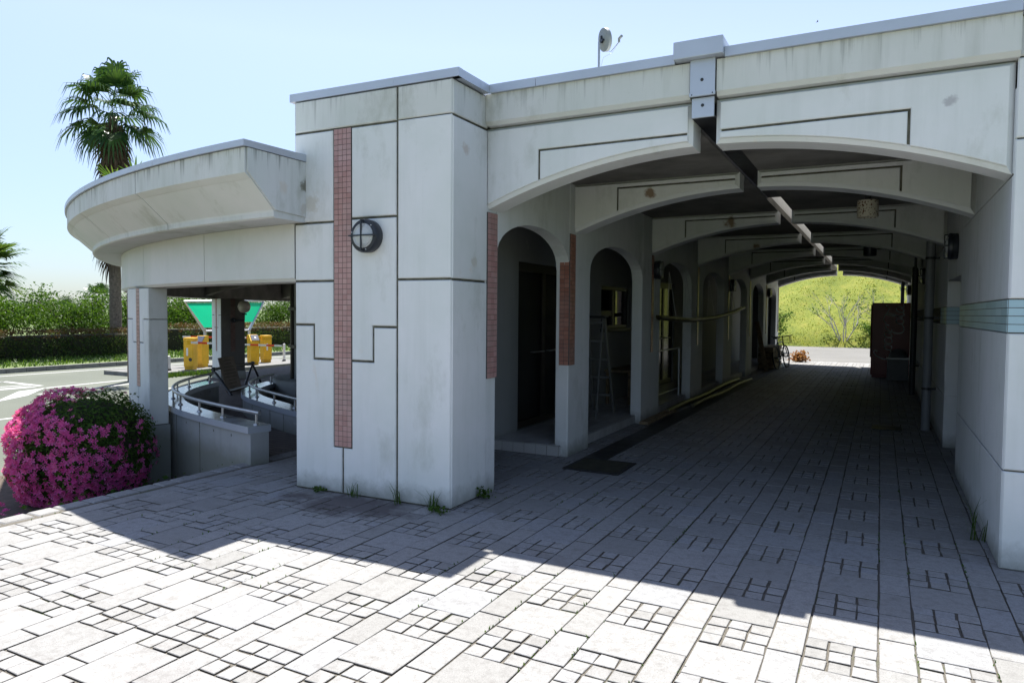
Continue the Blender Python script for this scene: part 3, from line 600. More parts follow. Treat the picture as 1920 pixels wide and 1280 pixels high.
mb.mat(0).box(XR + .002, 8.1, 1.95, 3.5, 9.66, 2.917)              # lintel over the side recess
mb.box(1.28, 8.1, -.01, 1.4, 9.66, 1.95)
mb.build('side_wall', ['wall', 'groove', 'cornice'], B)
tile_strip('tile_band', fA, 0.004, LA - .003, TB0, TB1, 12, 4, 'blue', B, 0.016)
tile_strip('tile_band', fFront, 0.0, 2.9, TB0, TB1, 13, 4, 'blue', B, 0.012)
tile_strip('tile_band', fB, LB_ - 0.9, LB_ - .003, TB0, TB1, 4, 4, 'blue', B, 0.016)
tile_strip('tile_band', fB2, 0.0, 0.35, TB0, TB1, 2, 4, 'blue', B, 0.018)
mb = MB(); mb.box(1.24, 8.25, 0, 1.278, 9.25, 1.93); o = mb.build('side_door', 'greyplastic', B); MB().tube([(1.22, 8.35, .95), (1.22, 8.35, 1.1)], .012, 8).build('handle', 'steel', o)
# cornice band across the tunnel front, coping, roof and slot
mb = MB(); mb.mat(0)
for a, b in ((-2.936, GL - .012), (GR + .012, XR + .012)):
    poly = [(5.30, 3.078), (5.15, 3.085), (5.122, 3.115), (5.118, 3.334), (5.30, 3.334)]
    mb.prism(poly, FR((a, 0, 0), (0, 1, 0), (0, 0, 1)), 0, b - a)
mb.build('cornice', 'cornice', B)
mb = MB()
for a, b in ((-2.884, -2.47), (-2.466, -1.36), (-1.01, 0.69), (0.694, 3.62)): mb.box(a, 5.09, 3.335, b, 5.62, 3.403)
mb.build('coping', 'metal', B)
mb = MB(); mb.bbox(-1.358, 5.035, 3.345, -1.012, 5.62, 3.468, .006); o = mb.build('joint_cover', 'metal', B)
mb = MB(); mb.bbox(GL - .005, 5.098, 3.115, GR + .005, 5.117, 3.344, .003).bbox(GL - .008, 5.095, 3.088, GR + .008, 5.117, 3.117, .003).bbox(GL + .004, 5.13, 2.945, GR - .004, 5.15, 3.085, .003)
mb.build('strap', 'metal', o)
for zx in ((-1.165, 3.20), (-1.165, 3.03)): MB().lathe([(0, 0), (.012, 0), (.01, .006), (0, .007)], (zx[0], 5.098 if zx[1] > 3.1 else 5.13, zx[1]), -Y, 12).build('bolt', 'darksteel', o)
for q in ((-1.235, 3.1), (-1.09, 3.1)): MB().lathe([(0, 0), (.005, 0), (0, .004)], (q[0], 5.094, q[1]), -Y, 8).build('bolt', 'darksteel', o)
mb = MB()
mb.mat(0).box(-4.5, 5.33, 2.921, GL - .004, 24.3, 3.0).box(GR + .004, 5.33, 2.921, 3.6, 24.3, 3.0)
mb.build('ceiling_slab', 'ceiling', B)
mb = MB(); mb.box(-4.5, 5.33, 3.001, GL - .12, 24.3, 3.25).box(GR + .12, 5.33, 3.001, 3.6, 24.3, 3.25).box(-4.45, 5.3, 3.0, -4.3, 24.3, 3.33).box(3.45, 5.6, 3.0, 3.6, 24.3, 3.33).box(-4.3, 24.15, 3.0, GL - .12, 24.3, 3.33).box(GR + .12, 24.15, 3.0, 3.45, 24.3, 3.33)
mb.build('roof', 'rawconc', B)
MB().box(GL - .119, 5.34, 3.001, GL - .003, 9.0, 3.25).box(GR + .003, 5.34, 3.001, GR + .119, 9.0, 3.25).box(GL - .119, 9.001, 3.001, GL - .003, 24.29, 3.82).box(GR + .003, 9.001, 3.001, GR + .119, 24.29, 3.82).build('slot_sunblock_wall', 'white', B)  # slot walls: unseen height added to block sun; white stands for caught light
MB().box(GL + .002, 5.16, 2.948, GR - .002, 9.0, 2.96).box(GL - .03, 5.46, 2.97, GR + .03, 5.5, 3.33).build('slot_cover', 'darksteel', B)
MB().box(-3.0, 5.302, 3.0, GL - .125, 5.42, 3.333).box(GR + .125, 5.302, 3.0, 3.44, 5.42, 3.333).box(GL - .12, 5.302, 3.085, GR + .12, 5.329, 3.333).build('parapet', 'rawconc', B)
MB().bbox(-4.49, 11.3, 3.25, -3.5, 13.0, 5.45, .02).build('roof_housing', 'wall', B)
# downpipes with brackets
def pipe(x, y, top=2.9, r=.055):
    mb = MB(); mb.tube([(x, y, 0), (x, y, top)], r, 14, False); o = mb.build('downpipe', 'black' if y > 12 else 'greyplastic', B, True)
    for z in (.55, 1.5, 2.3): MB().lathe([(r + .002, 0), (r + .006, 0), (r + .006, .03), (r + .002, .03)], (x, y, z), Z, 14).box(x + r, y - .01, z, XR + .02, y + .01, z + .03).build('bracket', 'darksteel', o)
pipe(0.57, 11.0); pipe(0.57, 15.8); pipe(0.55, 23.9, 2.6, .05)

# ------------------------------------------------------------------ round pavilion
PC = Vector((-3.235, 16.432, 0)); PV = thing('round_pavilion', 'round concrete pavilion with a projecting tapered canopy beside the tower', 'pavilion', (-10.0, 11.0, 0))
def pol(r, a, z): return Vector((PC.x + r * math.cos(a), PC.y + r * math.sin(a), z))
def astart(r, x=-4.4): return -(math.pi - math.acos((PC.x - x) / r)) if False else -math.acos((x - PC.x) / r)
PSTEP = R(8.75); AEND = R(-222)
def sweep(mb, prof, a0s, a1s, n, close=True, caps=True):
    k = len(prof); vs = []; fs = []
    for i in range(n + 1):
        for j, (r, z) in enumerate(prof): vs.append(pol(r, a0s[j] + (a1s[j] - a0s[j]) * i / n, z))
    for i in range(n): fs += [(i * k + j, i * k + (j + 1) % k, (i + 1) * k + (j + 1) % k, (i + 1) * k + j) for j in range(k if close else k - 1)]
    if caps: fs += [tuple(range(k)), tuple(range(n * k, n * k + k))[::-1]]
    mb.add(vs, fs)
A0 = -95.35
bounds = [None] + [R(-103.4 - 8.75 * i) for i in range(14)]
prof = [(12.56, 2.81), (12.56, 2.615), (12.51, 2.58), (12.50, 2.575), (12.275, 2.365), (12.27, 2.35), (12.27, 2.312), (12.25, 2.302), (11.85, 2.302), (11.85, 2.81)]
mb = MB(); mb.mat(0)
for s_ in range(len(bounds) - 1):
    g = .006
    a0 = [astart(r) if bounds[s_] is None else bounds[s_] - g / r * 1 for r, z in prof]; a1 = [bounds[s_ + 1] + g / r for r, z in prof]
    sweep(mb, prof, a0, a1, 10)
mb.mat(1); bp = [(12.53, 2.80), (12.53, 2.63), (12.25, 2.375), (12.25, 2.33), (11.9, 2.33), (11.9, 2.80)]
sweep(mb, bp, [astart(r, -4.42) for r, z in bp], [bounds[-1]] * 6, 120)
mb.build('canopy', ['canopy', 'groove'], PV)
# end plate towards the tower: face panel within a rim
mb = MB(); fe = FR((-4.4, 16.43, 0), (0, -1, 0), (0, 0, 1)); fe = (fe[0], fe[1], fe[2], X)
rr = lambda r: math.sqrt(r * r - 1.165 ** 2)
mb.prism([(rr(12.54), 2.81), (rr(12.54), 2.63), (rr(12.26), 2.365), (11.75, 2.34), (11.75, 2.81)], fe, 0.0, 0.012); mb.build('end_panel', 'canopy', PV)
mb = MB(); cp = [(12.585, 2.815), (12.585, 2.865), (11.8, 2.875), (11.8, 2.815)]
for s_ in range(len(bounds) - 1):
    g = .002; off = R(1.9)
    a0 = [astart(r, -4.38) if s_ == 0 else bounds[s_] + off - g / r for r, z in cp]; a1 = [bounds[s_ + 1] + off + g / r for r, z in cp]
    sweep(mb, cp, a0, a1, 10)
mb.build('coping', 'metal', PV)
mb = MB(); rp = [(11.84, 2.46), (11.84, 2.78), (7.0, 2.78), (7.0, 2.46)]; sweep(mb, rp, [astart(r, -4.55) for r, z in rp], [bounds[-1]] * 4, 60); mb.build('roof', 'ceiling', PV)
mb = MB(); lp_ = [(11.618, 2.455), (11.618, 1.805), (11.606, 1.805), (11.606, 2.455)]; sweep(mb, lp_, [astart(r, -4.6) for r, z in lp_], [bounds[-1]] * 4, 90); mb.build('ring_shade_liner', 'ceiling', PV)  # added dark liner, stands for the shade on the ring beam's inner face
# ring beam
mb = MB(); mb.mat(0); rb = [(11.92, 2.30), (11.92, 1.83), (11.89, 1.80), (11.62, 1.80), (11.62, 2.30)]
for s_ in range(len(bounds) - 1):
    g = .005
    a0 = [astart(r, -4.535) if bounds[s_] is None else bounds[s_] - g / r for r, z in rb]; a1 = [bounds[s_ + 1] + g / r for r, z in rb]
    sweep(mb, rb, a0, a1, 8)
mb.mat(1); bp = [(11.9, 2.31), (11.9, 1.83), (11.64, 1.83), (11.64, 2.31)]; sweep(mb, bp, [astart(r, -4.56) for r, z in bp], [bounds[-1]] * 4, 90)
mb.build('ring_beam', ['soffit', 'groove'], PV)
# pillars
PANG = [-113.2, -151.5, -190.0]
for i, ad in enumerate(PANG):
    a = R(ad); ro = Vector((math.cos(a), math.sin(a), 0)); ta = Vector((math.sin(a), -math.cos(a), 0)); O = pol(11.50, a, 0); hw = 0.34; dp = 0.52; ta = Z.cross(ro)
    if i == 1: O = Vector((-13.30, 11.03, 0)); ro = Vector((-.415, -.91, 0)).normalized(); ta = Z.cross(ro); hw = .36
    if not i: O = Vector((-7.925, 5.44, 0)); ta = Vector((.9637, -.267, 0)); ro = ta.cross(Z); hw = .337; dp = .22
    fr = (O, ta, Z.copy(), ro)
    mb = MB(); mb.mat(1).prism(rect(-hw + .012, -.5, hw - .012, 1.80), fr, -dp + .012, -.014)
    mb.mat(0); sw = .05
    for q in (rect(-hw, 1.43, -sw, 1.80), rect(sw, 1.43, hw, 1.80)): pass
    st = lambda s: [(s * sw, 1.15), (s * .17, 1.15), (s * .17, 1.43), (s * hw, 1.43), (s * hw, 1.80), (s * sw, 1.80)]
    lo = lambda s: [(0, .18), (s * hw, .18), (s * hw, 1.43), (s * .17, 1.43), (s * .17, 1.15), (s * sw, 1.15), (s * sw, .62), (0, .62)]
    for s in (-1, 1):
        for q in (st(s), lo(s)): mb.panel(q, fr, .014, .005, .006, -.014)
    for s in (-1, 1):
        f3 = (O + ta * (s * (hw - .012)) - ro * dp, ro * 1.0, Z.copy(), ta * s)
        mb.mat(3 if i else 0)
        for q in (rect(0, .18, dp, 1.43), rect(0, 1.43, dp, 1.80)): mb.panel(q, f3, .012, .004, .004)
    f4 = (O - ro * (dp - .012), ta, Z.copy(), -ro)
    for q in (rect(-hw, .18, hw, 1.43), rect(-hw, 1.43, hw, 1.80)): mb.panel(q, f4, .012, .004, .004)
    mb.mat(2).prism(rect(-hw - .01, -.5, hw + .01, .175), fr, -dp - .01, .012)
    pl = mb.build('pillar', ['wall', 'groove', 'rawconc', 'shadeside'], PV)
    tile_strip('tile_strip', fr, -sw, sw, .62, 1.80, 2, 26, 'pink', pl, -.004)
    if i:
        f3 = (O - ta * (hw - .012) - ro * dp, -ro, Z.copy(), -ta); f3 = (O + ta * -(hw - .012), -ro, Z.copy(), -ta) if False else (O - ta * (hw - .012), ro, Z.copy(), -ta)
        for s in (-1, 1): tile_strip('tile_strip', (O + ta * (s * (hw - .012)) - ro * (dp / 2), ro * s, Z.copy(), ta * s), -sw, sw, .62, 1.80, 2, 26, 'shadetile', pl, .013)
# arched ribs under the pavilion roof
for ad in (-108, -120, -132, -151.5, -170, -190):
    a = R(ad); ro = Vector((math.cos(a), math.sin(a), 0)); ta = Z.cross(ro); k = 10
    poly = [(7.1 + 4.5 * t / k, 1.86 + 0.32 * math.sin(math.pi * t / k) ** .7) for t in range(k + 1)] + [(11.6, 2.455), (7.1, 2.455)]
    mb = MB(); mb.prism(poly, (PC.copy(), ro, Z.copy(), ta), -.12, .12); mb.build('ceiling_rib', 'ceiling', PV)
# core with shopfront and round plinth
CC = Vector((-8.55, 9.95, 0))
mb = MB(); mb.lathe([(0, .36), (1.28, .36), (1.30, .34), (1.30, 0)], CC, Z, 40); mb.build('plinth', 'rawconc', PV, True)
mb = MB(); mb.lathe([(.98, .36), (.98, 2.46)], CC, Z, 24); mb.build('core', 'rawconc', PV, True)
mb = MB()
for k in range(12):
    a = 2 * math.pi * k / 12; c = CC + Vector((math.cos(a), math.sin(a), 0)) * 1.0; mb.tube([c + Z * .36, c + Z * 2.46], .035, 6, False)
for z in (.9, 1.55): mb.lathe([(1.0, 0), (1.035, 0), (1.035, .05), (1.0, .05)], CC + Z * z, Z, 24)
mb.build('mullion', 'doorframe', PV)
# pavilion floor
mb = MB(); fl_ = [(-5.70, PC.y - math.sqrt(11.62 ** 2 - (5.70 - 3.235) ** 2))]
a0 = math.atan2(fl_[0][1] - PC.y, fl_[0][0] - PC.x)
ring = [(PC.x + 11.62 * math.cos(a0 - (a0 - AEND) * t / 60), PC.y + 11.62 * math.sin(a0 - (a0 - AEND) * t / 60)) for t in range(61)] + [(-5.70, 24.0)]
k = len(ring); mb.add([(x, y, -.004) for x, y in ring] + [(x, y, -.6) for x, y in ring], [tuple(range(k))] + [(i, (i + 1) % k, k + (i + 1) % k, k + i) for i in range(k)])
tag(mb.build('pavilion_floor', 'brick'), kind='structure')
# low curved walls with cap and handrail
def smooth(pts, it=3):
    pts = [Vector(p) for p in pts]
    for _ in range(it):
        q = [pts[0]]
        for a, b in zip(pts, pts[1:]): q += [a * .75 + b * .25, a * .25 + b * .75]
        pts = q + [pts[-1]]
    return pts
def ribbon(mb, pts, w0, w1, z0, z1):
    k = len(pts); vs = []
    for i, p in enumerate(pts):
        t = (pts[min(i + 1, k - 1)] - pts[max(i - 1, 0)]).normalized(); s_ = Vector((-t.y, t.x))
        for w_, z in ((w0, z0), (w1, z0), (w1, z1), (w0, z1)): q = p + s_ * w_; vs.append((q.x, q.y, z))
    fs = [(i * 4 + j, i * 4 + (j + 1) % 4, i * 4 + 4 + (j + 1) % 4, i * 4 + 4 + j) for i in range(k - 1) for j in range(4)] + [(0, 1, 2, 3), tuple(range(4 * k - 4, 4 * k))[::-1]]
    mb.add(vs, fs)
def curved_wall(label, pts, zc, railoff, loc):
    t = thing('curved_wall', label, 'low wall', loc, 'low curved walls of the pavilion')
    P = smooth([Vector(q) for q in pts]); mb = MB(); ribbon(mb, P, -.10, .10, -.5, zc - .07)
    wl = mb.build('wall', 'rawconc', t); mb = MB()
    d = 0.35; acc = 0; 
    for i in range(1, len(P)):                                     # form joints and tie holes
        acc += (P[i] - P[i - 1]).length
        if acc > d:
            acc = 0; tt = (P[i] - P[i - 1]).normalized(); s_ = Vector((-tt.y, tt.x, 0)); c = Vector((P[i].x, P[i].y, 0))
            for sg in (-1, 1):
                mb.obox(c + s_ * (.1005 * sg) + Z * (zc - .13), Vector((tt.x, tt.y, 0)) * .006, s_ * .002, Z * .012)
                if int(i) % 2: mb.obox(c + s_ * (.1005 * sg) + Z * (zc / 2 - .285), Vector((tt.x, tt.y, 0)) * .004, s_ * .002, Z * (zc / 2 + .21))
    mb.build('form_joint', 'groove', wl)
    mb = MB(); mb.mat(0); ribbon(mb, P, -.125, .125, zc - .07, zc - .004); mb.mat(1); ribbon(mb, P, -.122, .122, zc - .004, zc)
    mb.build('cap', ['metal', 'captop'], t)
    Rl = [Vector((p.x, p.y, zc + .125)) for p in P]; mb = MB(); mb.tube(Rl, .021, 10); h = mb.build('handrail', 'steel', t, True)
    L = [0]
    for a, b in zip(Rl, Rl[1:]): L.append(L[-1] + (b - a).length)
    npost = max(2, int(L[-1] / .68) + 1)
    for k in range(npost):
        s_ = 0.1 + (L[-1] - .2) * k / (npost - 1); i = max(j for j in range(len(L)) if L[j] <= s_); p = Rl[i]
        mb = MB(); mb.tube([(p.x, p.y, zc), (p.x, p.y, zc + .11)], .012, 8).lathe([(.012, .02), (.026, .012), (.03, 0)], (p.x, p.y, zc), Z, 12); mb.build('post', 'steel', h, True)
curved_wall('low curved wall with steel handrail ending at the plaza edge', [(-5.53, 5.10), (-6.2, 5.26), (-7.2, 5.56), (-8.05, 5.98), (-8.75, 6.55), (-9.3, 7.25), (-9.62, 7.9)], .385, 0, (-7, 5.5, 0))
curved_wall('inner curved wall with handrail, half hidden behind the tower', [(-5.2, 6.35), (-6.35, 6.56), (-7.2, 6.92), (-8.1, 7.33), (-8.72, 7.82), (-9.1, 8.35), (-9.42, 9.0)], .30, 0, (-7, 6.8, 0))

# ------------------------------------------------------------------ wall lamps
def wall_lamp(name, label, loc, nrm, src=None):
    t = thing(name, label, 'wall lamp', loc, 'round bulkhead wall lamps')
    n_ = Vector(nrm); c = Vector(loc)
    if src is None:
        k = .86; L = lambda pr: [(x * k, y * k) for x, y in pr]
        MB().lathe(L([(0, 0), (.15, 0), (.155, .01), (.155, .055), (.152, .058), (.158, .062), (.158, .085), (.145, .105), (.118, .11), (.115, .10), (0, .10)]), c, n_, 40).build('housing', 'black', t, True)
        MB().lathe(L([(.116, .10), (.114, .112), (.108, .114), (.104, .112), (.098, .12), (.092, .119), (.085, .126), (.078, .125), (.06, .131), (0, .137)]), c, n_, 40).build('lens', 'lens', t, True)
        u = Z.cross(n_); mb = MB()
        for d in (u, Z): mb.obox(c + n_ * .118, d * .116, n_ * .005, n_.cross(d) * .0055)
        for d in (u, -u, Z, -Z): mb.obox(c + d * .119 + n_ * .102, d * .006, n_.cross(d) * .0055, n_ * .019)
        mb.build('guard', 'black', t)
        for j in range(3):
            a = R(45 + 120 * j); MB().lathe([(.007, 0), (.005, .005), (0, .006)], c + (u * math.cos(a) + Z * math.sin(a)) * .113 + n_ * .092, n_, 10).build('screw', 'steel', t)
    return t
fn = f[3]
wall_lamp('wall_lamp', 'round dark lamp with cross guard on the tower beside the pink tiles', f[0] + f[1] * (-0.765) + f[2] * 2.155 + fn * .016, fn)
wall_lamp('wall_lamp', 'round dark lamp over the recess on the right side wall', (XR, 8.55, 2.26), (-1, 0, 0))
wall_lamp('wall_lamp', 'second round lamp along the right side wall, past the downpipe', (XR, 13.6, 2.2), (-1, 0, 0))
wall_lamp('wall_lamp', 'farthest lamp on the right side wall, beside the tunnel exit', (XR, 21.0, 2.2), (-1, 0, 0))
wall_lamp('wall_lamp', 'first round lamp on the left columns, above the bamboo gutter end', (-2.95, 10.17, 2.18), (1, 0, 0))
wall_lamp('wall_lamp', 'middle round lamp on the left columns of the tunnel', (-2.95, 16.0, 2.17), (1, 0, 0))
wall_lamp('wall_lamp', 'farthest round lamp on the left columns, by the leaning plank', (-2.95, 21.75, 2.17), (1, 0, 0))
# ceiling lamps
def can(label, loc, mat):
    t = thing('ceiling_lamp', label, 'ceiling lamp', loc, 'cylinder lamps under the ceiling'); c = Vector(loc)
    MB().lathe([(0, 0), (.105, 0), (.105, -.17), (.10, -.178), (.092, -.17), (.092, -.05), (0, -.05)], c, Z, 32).build('shade', mat, t, True)
    MB().lathe([(.088, -.16), (.05, -.15), (0, -.148)], c, Z, 24).build('diffuser', 'globe', t, True)
    MB().lathe([(.03, .15), (.03, 0)], c, Z, 12).build('stem', 'darksteel', t)
can('rusty white cylinder lamp under the ceiling between the second and third arches', (-.155, 8.5, 2.77), 'rusty')
can('dark cylinder lamp under the ceiling deep in the tunnel', (-.2, 14.0, 2.77), 'black')
# globe lamp on the far pavilion pillar
ro = Vector((-.415, -.91, 0)).normalized(); tg = Z.cross(ro); pp = Vector((-13.30, 11.03, 0)) + tg * .362 - ro * .27
t = thing('globe_lamp', 'white globe lamp on a bracket on the far pavilion pillar', 'lamp', pp + Z * 1.2)
gc = pp + tg * .22 - ro * .17 + Z * 1.62
MB().lathe([(0, -.14), (.04, -.135), (.09, -.11), (.12, -.07), (.14, 0), (.12, .07), (.09, .11), (.04, .135), (0, .14)], gc, Z, 24).build('globe', 'globe', t, True)
MB().tube([pp + Z * 1.32, pp + tg * .15 + Z * 1.32, pp + tg * .22 - ro * .17 + Z * 1.32, gc - Z * .14], .02, 8).lathe([(0, .04), (.05, .03), (.06, 0)], gc - Z * .18, Z, 16).build('bracket', 'black', t)
MB().lathe([(0, .05), (.05, .05), (.06, 0)], pp + Z * 1.32, tg, 16).build('wall_plate', 'black', t)

# ------------------------------------------------------------------ barricade and leaning board
t = thing('barricade', 'low black pipe barricade with two A-frame legs inside the pavilion', 'barricade', (-11.2, 9.7, 0))
p1 = Vector((-10.9, 8.97, .45)); p2 = Vector((-11.5, 10.43, .45))
MB().tube([p1 - (p2 - p1) * .03, p2 + (p2 - p1) * .03], .028, 10).build('top_bar', 'black', t, True)
for a_, b_, p in (((-10.42, 8.96, 0), (-11.3, 9.02, 0), p1), ((-11.26, 10.0, 0), (-11.74, 10.87, 0), p2)):
    a_ = Vector(a_); b_ = Vector(b_); MB().tube(smooth3 if False else [a_, a_ * .2 + p * .8 - Z * .01, p - Z * .03, b_ * .2 + p * .8 - Z * .01, b_], .022, 8).build('leg', 'black', t, True)
    MB().lathe([(.035, -.02), (.04, 0), (.03, .035), (0, .04)], p, Z, 10).build('joint', 'black', t)
MB().tube([(-10.6, 9.05, .06), (-11.2, 10.2, .06)], .02, 8).build('lower_bar', 'galvpole', t, True)
t = thing('leaning_board', 'brown notice board leaning on the black barricade', 'board', (-11.0, 9.6, 0))
u = Vector((-.38, .925, 0)).normalized(); bv = Vector((-.16, -.05, .62)); c0 = Vector((-11.05, 9.47, .32)); nn = u.cross(bv).normalized()
MB().obox(c0, u * .29, bv * .52, nn * .012).build('panel', 'board', t)
mb = MB()
for k in range(9):
    w_ = random.uniform(.12, .25); mb.obox(c0 + bv * (.42 - k * .1) + nn * (.0125 if nn.dot(Vector((0, 0, 1.5)) - c0) > 0 else -.0125), u * w_, bv * .008, nn * .0008)
mb.build('lettering', 'twig', t)

# ------------------------------------------------------------------ barrier island: gates, ticket machines, sign
for nm, poly in (('gate_island', [(-19.2, 13.6), (-19.42, 15.5), (-19.5, 16.2), (-21.6, 16.2), (-21.5, 13.6)]), ('exit_island', [(-18.93, 16.9), (-19.05, 20.5), (-21.4, 20.5), (-21.3, 16.9)])):
    mb = MB(); mb.prism(poly, (Vector((0, 0, 0)), X.copy(), Y.copy(), Z.copy()), -.55, -.38); tag(mb.build(nm, 'kerb'), kind='structure')
def toface(c): d = Vector((0, 0, 0)) - Vector((c[0], c[1], 0)); return math.atan2(d.y, d.x) + math.pi / 2      # local -Y looks at the viewer
def gate(label, x, y, h, hole=False, side=1):
    t = thing('barrier_gate', label, 'barrier gate', (x, y, -.38), 'yellow barrier gate cabinets')
    rz = toface((x, y)) + .5 * side; m_ = Matrix.Translation((x, y, -.38)) @ Matrix.Rotation(rz, 4, 'Z')
    def put(mb): mb.v = [tuple(m_ @ Vector(q)) for q in mb.v]; return mb
    put(MB().bbox(-.135, -.135, .0, .135, .135, .09, .01)).build('plinth', 'yellow', t)
    put(MB().bbox(-.155, -.155, .092, .155, .155, h - .12, .02)).build('cabinet', 'yellow', t)
    put(MB().bbox(-.163, -.163, h - .115, .163, .163, h, .025)).build('lid', 'yellow', t)
    put(MB().box(-.06, -.159, .45, .0, -.157, .70)).build('sticker', 'white', t)
    if hole: put(MB().lathe([(0, 0), (.06, 0), (.05, .004), (0, .004)], (.07, -.157, .33), -Y, 9)).build('scrape', 'black', t)
    return t
g1 = gate('yellow barrier gate cabinet with a black scrape, at the left end', -19.65, 15.3, 1.03, True, -1)
g4 = gate('yellow barrier gate cabinet standing behind the ticket machine, at the right end', -20.15, 18.9, 1.0, False, 1)
def arm(root, a, b, m0=0):
    a = Vector(a); b = Vector(b); n_ = 11; mb = MB(); d = (b - a); s_ = Vector((-d.y, d.x, 0)).normalized()
    for k in range(n_): mb.mat(k % 2 if not m0 else 1 - k % 2).obox(a + d * ((k + .5) / n_), d * (.5 / n_), s_ * .02, Z * .032)
    mb.build('arm', ['white', 'red'], root); MB().obox(a, d.normalized() * .06, s_ * .05, Z * .07).build('arm_holder', 'yellow', root)
arm(g1, (-19.35, 14.98, .51), (-18.75, 18.3, .29))
arm(g4, (-20.25, 18.65, .53), (-20.6, 15.75, .64))
def machine(label, x, y, h, screen):
    t = thing('ticket_machine', label, 'ticket machine', (x, y, -.38), 'yellow ticket machines'); rz = toface((x, y)) + (.35 if screen else -.6)
    m_ = Matrix.Translation((x, y, -.38)) @ Matrix.Rotation(rz, 4, 'Z')
    def put(mb): mb.v = [tuple(m_ @ Vector(q)) for q in mb.v]; return mb
    put(MB().bbox(-.14, -.15, 0, .14, .15, .10, .01)).build('plinth', 'yellow', t)
    pr = [(-.20, .10), (.18, .10), (.18, h), (.0, h), (-.20, h - .22)]; mb = MB(); mb.prism(pr, (Vector((0, 0, 0)), Y.copy(), Z.copy(), X.copy()), -.15, .15); put(mb).build('cabinet', 'yellow', t)
    mb = MB(); mb.obox((0.02, -.11, h - .105), X * .13, Vector((0, .085, .095)), Vector((0, -.007, .006))); put(mb).build('screen', 'panelgrey', t)
    if screen: mb = MB(); mb.obox((.03, -.122, h - .10), X * .03, Vector((0, .025, .028)), Vector((0, -.003, .0025))); put(mb).build('button', 'white', t)
    put(MB().bbox(-.08, -.212, h - .42, .10, -.198, h - .36, .004)).build('slot', 'yellow', t)
machine('yellow ticket machine with a dark sloping screen, right of the pillar', -19.65, 17.85, 1.06, True)
machine('yellow ticket machine partly hidden by the pavilion pillar, beside the scraped gate', -20.2, 16.15, 1.05, False)
# green inverted-trapezoid sign
t = thing('entrance_sign', 'green inverted trapezoid sign in a silver tube frame by the gates', 'sign', (-20.9, 17.3, -.38))
def sp(y, z, x=-20.9): return Vector((x, y, z))
TL, TR, BL, BR = sp(16.05, 1.82), sp(19.5, 1.90), sp(16.85, .80), sp(18.8, .80)
mid = (TL + TR) / 2 + Vector((.25, 0, 0)); midb = (BL + BR) / 2 + Vector((.12, 0, 0))
q = lambda a, b, s: a * (1 - s) + b * s
MB().add([q(TL, BL, .06), q(TL, BL, .88), q(mid, midb, .88), q(mid, midb, .06)], [(0, 1, 2, 3)]).add([q(TR, BR, .06), q(TR, BR, .72), q(mid, midb, .72), q(mid, midb, .06)], [(0, 1, 2, 3)]).build('panel', 'greensign', t, fix=False)
MB().tube([BL, TL, mid, TR, BR], .055, 10).tube([BL, midb, BR], .03, 8).build('frame', 'steel', t, True)
for p in (BL, BR): MB().tube([p, Vector((p.x, p.y, -.38))], .05, 10).build('post', 'steel', t, True)
# bollards
def bollard(label, x, y, w_, h): 
    t = thing('bollard', label, 'bollard', (x, y, -.38), 'white posts at the gate islands'); MB().bbox(x - w_, y - w_, -.38, x + w_, y + w_, -.38 + h, .03).build('post', 'white', t); MB().bbox(x - w_ - .01, y - w_ - .01, -.38, x + w_ + .01, y + w_ + .01, -.33, .01).build('foot', 'rubber', t)
bollard('stubby white bollard just right of the near pavilion pillar', -20.0, 14.62, .13, .46)
bollard('slim pale post at the far right end of the gate island', -20.1, 19.75, .04, .66)

# ------------------------------------------------------------------ satellite dish
t = thing('satellite_dish', 'small grey satellite dish on a pole above the roof edge', 'satellite dish', (-4.37, 11.5, 5.4))
D = 12.0; pb = Vector((-.3635 * D, .955 * D, 1.55 + .345 * D)); dc = Vector((-.357 * D, .962 * D, 1.55 + .3865 * D)); pt = Vector((pb.x, pb.y, dc.z - .05))
MB().tube([(pb.x, pb.y, 5.42), pt], .02, 10).build('pole', 'galvpole', t, True)
MB().bbox(pb.x - .06, pb.y - .06, 5.45, pb.x + .06, pb.y + .06, 5.47, .004).lathe([(.024, 0), (.032, .02), (.024, .05)], (pb.x, pb.y, 5.66), Z, 12).build('mount', 'darksteel', t)
dn = Vector((.66, .72, .20)).normalized(); K = .76
pr = [(r * K, (-.07 + .45 * r * r) * K) for r in (0, .05, .1, .15, .2, .25)]; MB().lathe(pr + [(.252 * K, .030 * K), (.25 * K, .022 * K), (.15 * K, -.066 * K), (0, -.078 * K)], dc, dn, 32).build('reflector', 'dish', t, True)
sd = dn.cross(Z).normalized(); fe_ = dc + (dn * .30 - Z * .07 + sd * .10) * K; lowp = dc - (Z - dn * dn.z).normalized() * .25 * K
MB().tube([dc - dn * .08 * K, lowp + dn * .03 * K, lowp + dn * .10 * K - Z * .01, fe_ - Z * .02], .007, 6).build('arm', 'galvpole', t)
MB().tube([fe_ - Z * .03, fe_ + Z * .03], .02, 8).tube([fe_ + Z * .03, fe_ + Z * .045 + sd * .09], .024, 8).build('receiver', 'dish', t)
MB().obox(dc - dn * .09 * K + Z * .01, Z * .06, sd * .016, dn * .024).obox(dc - dn * .09 * K - Z * .016, sd * .068, Z * .016, dn * .024).build('clamp', 'black', t)
MB().tube([fe_ - Z * .03, lowp + dn * .09 - Z * .04, pt + Vector((.08, 0, -.27)), pb + Vector((.04, 0, .04))], .003, 5).build('cable', 'cable', t)

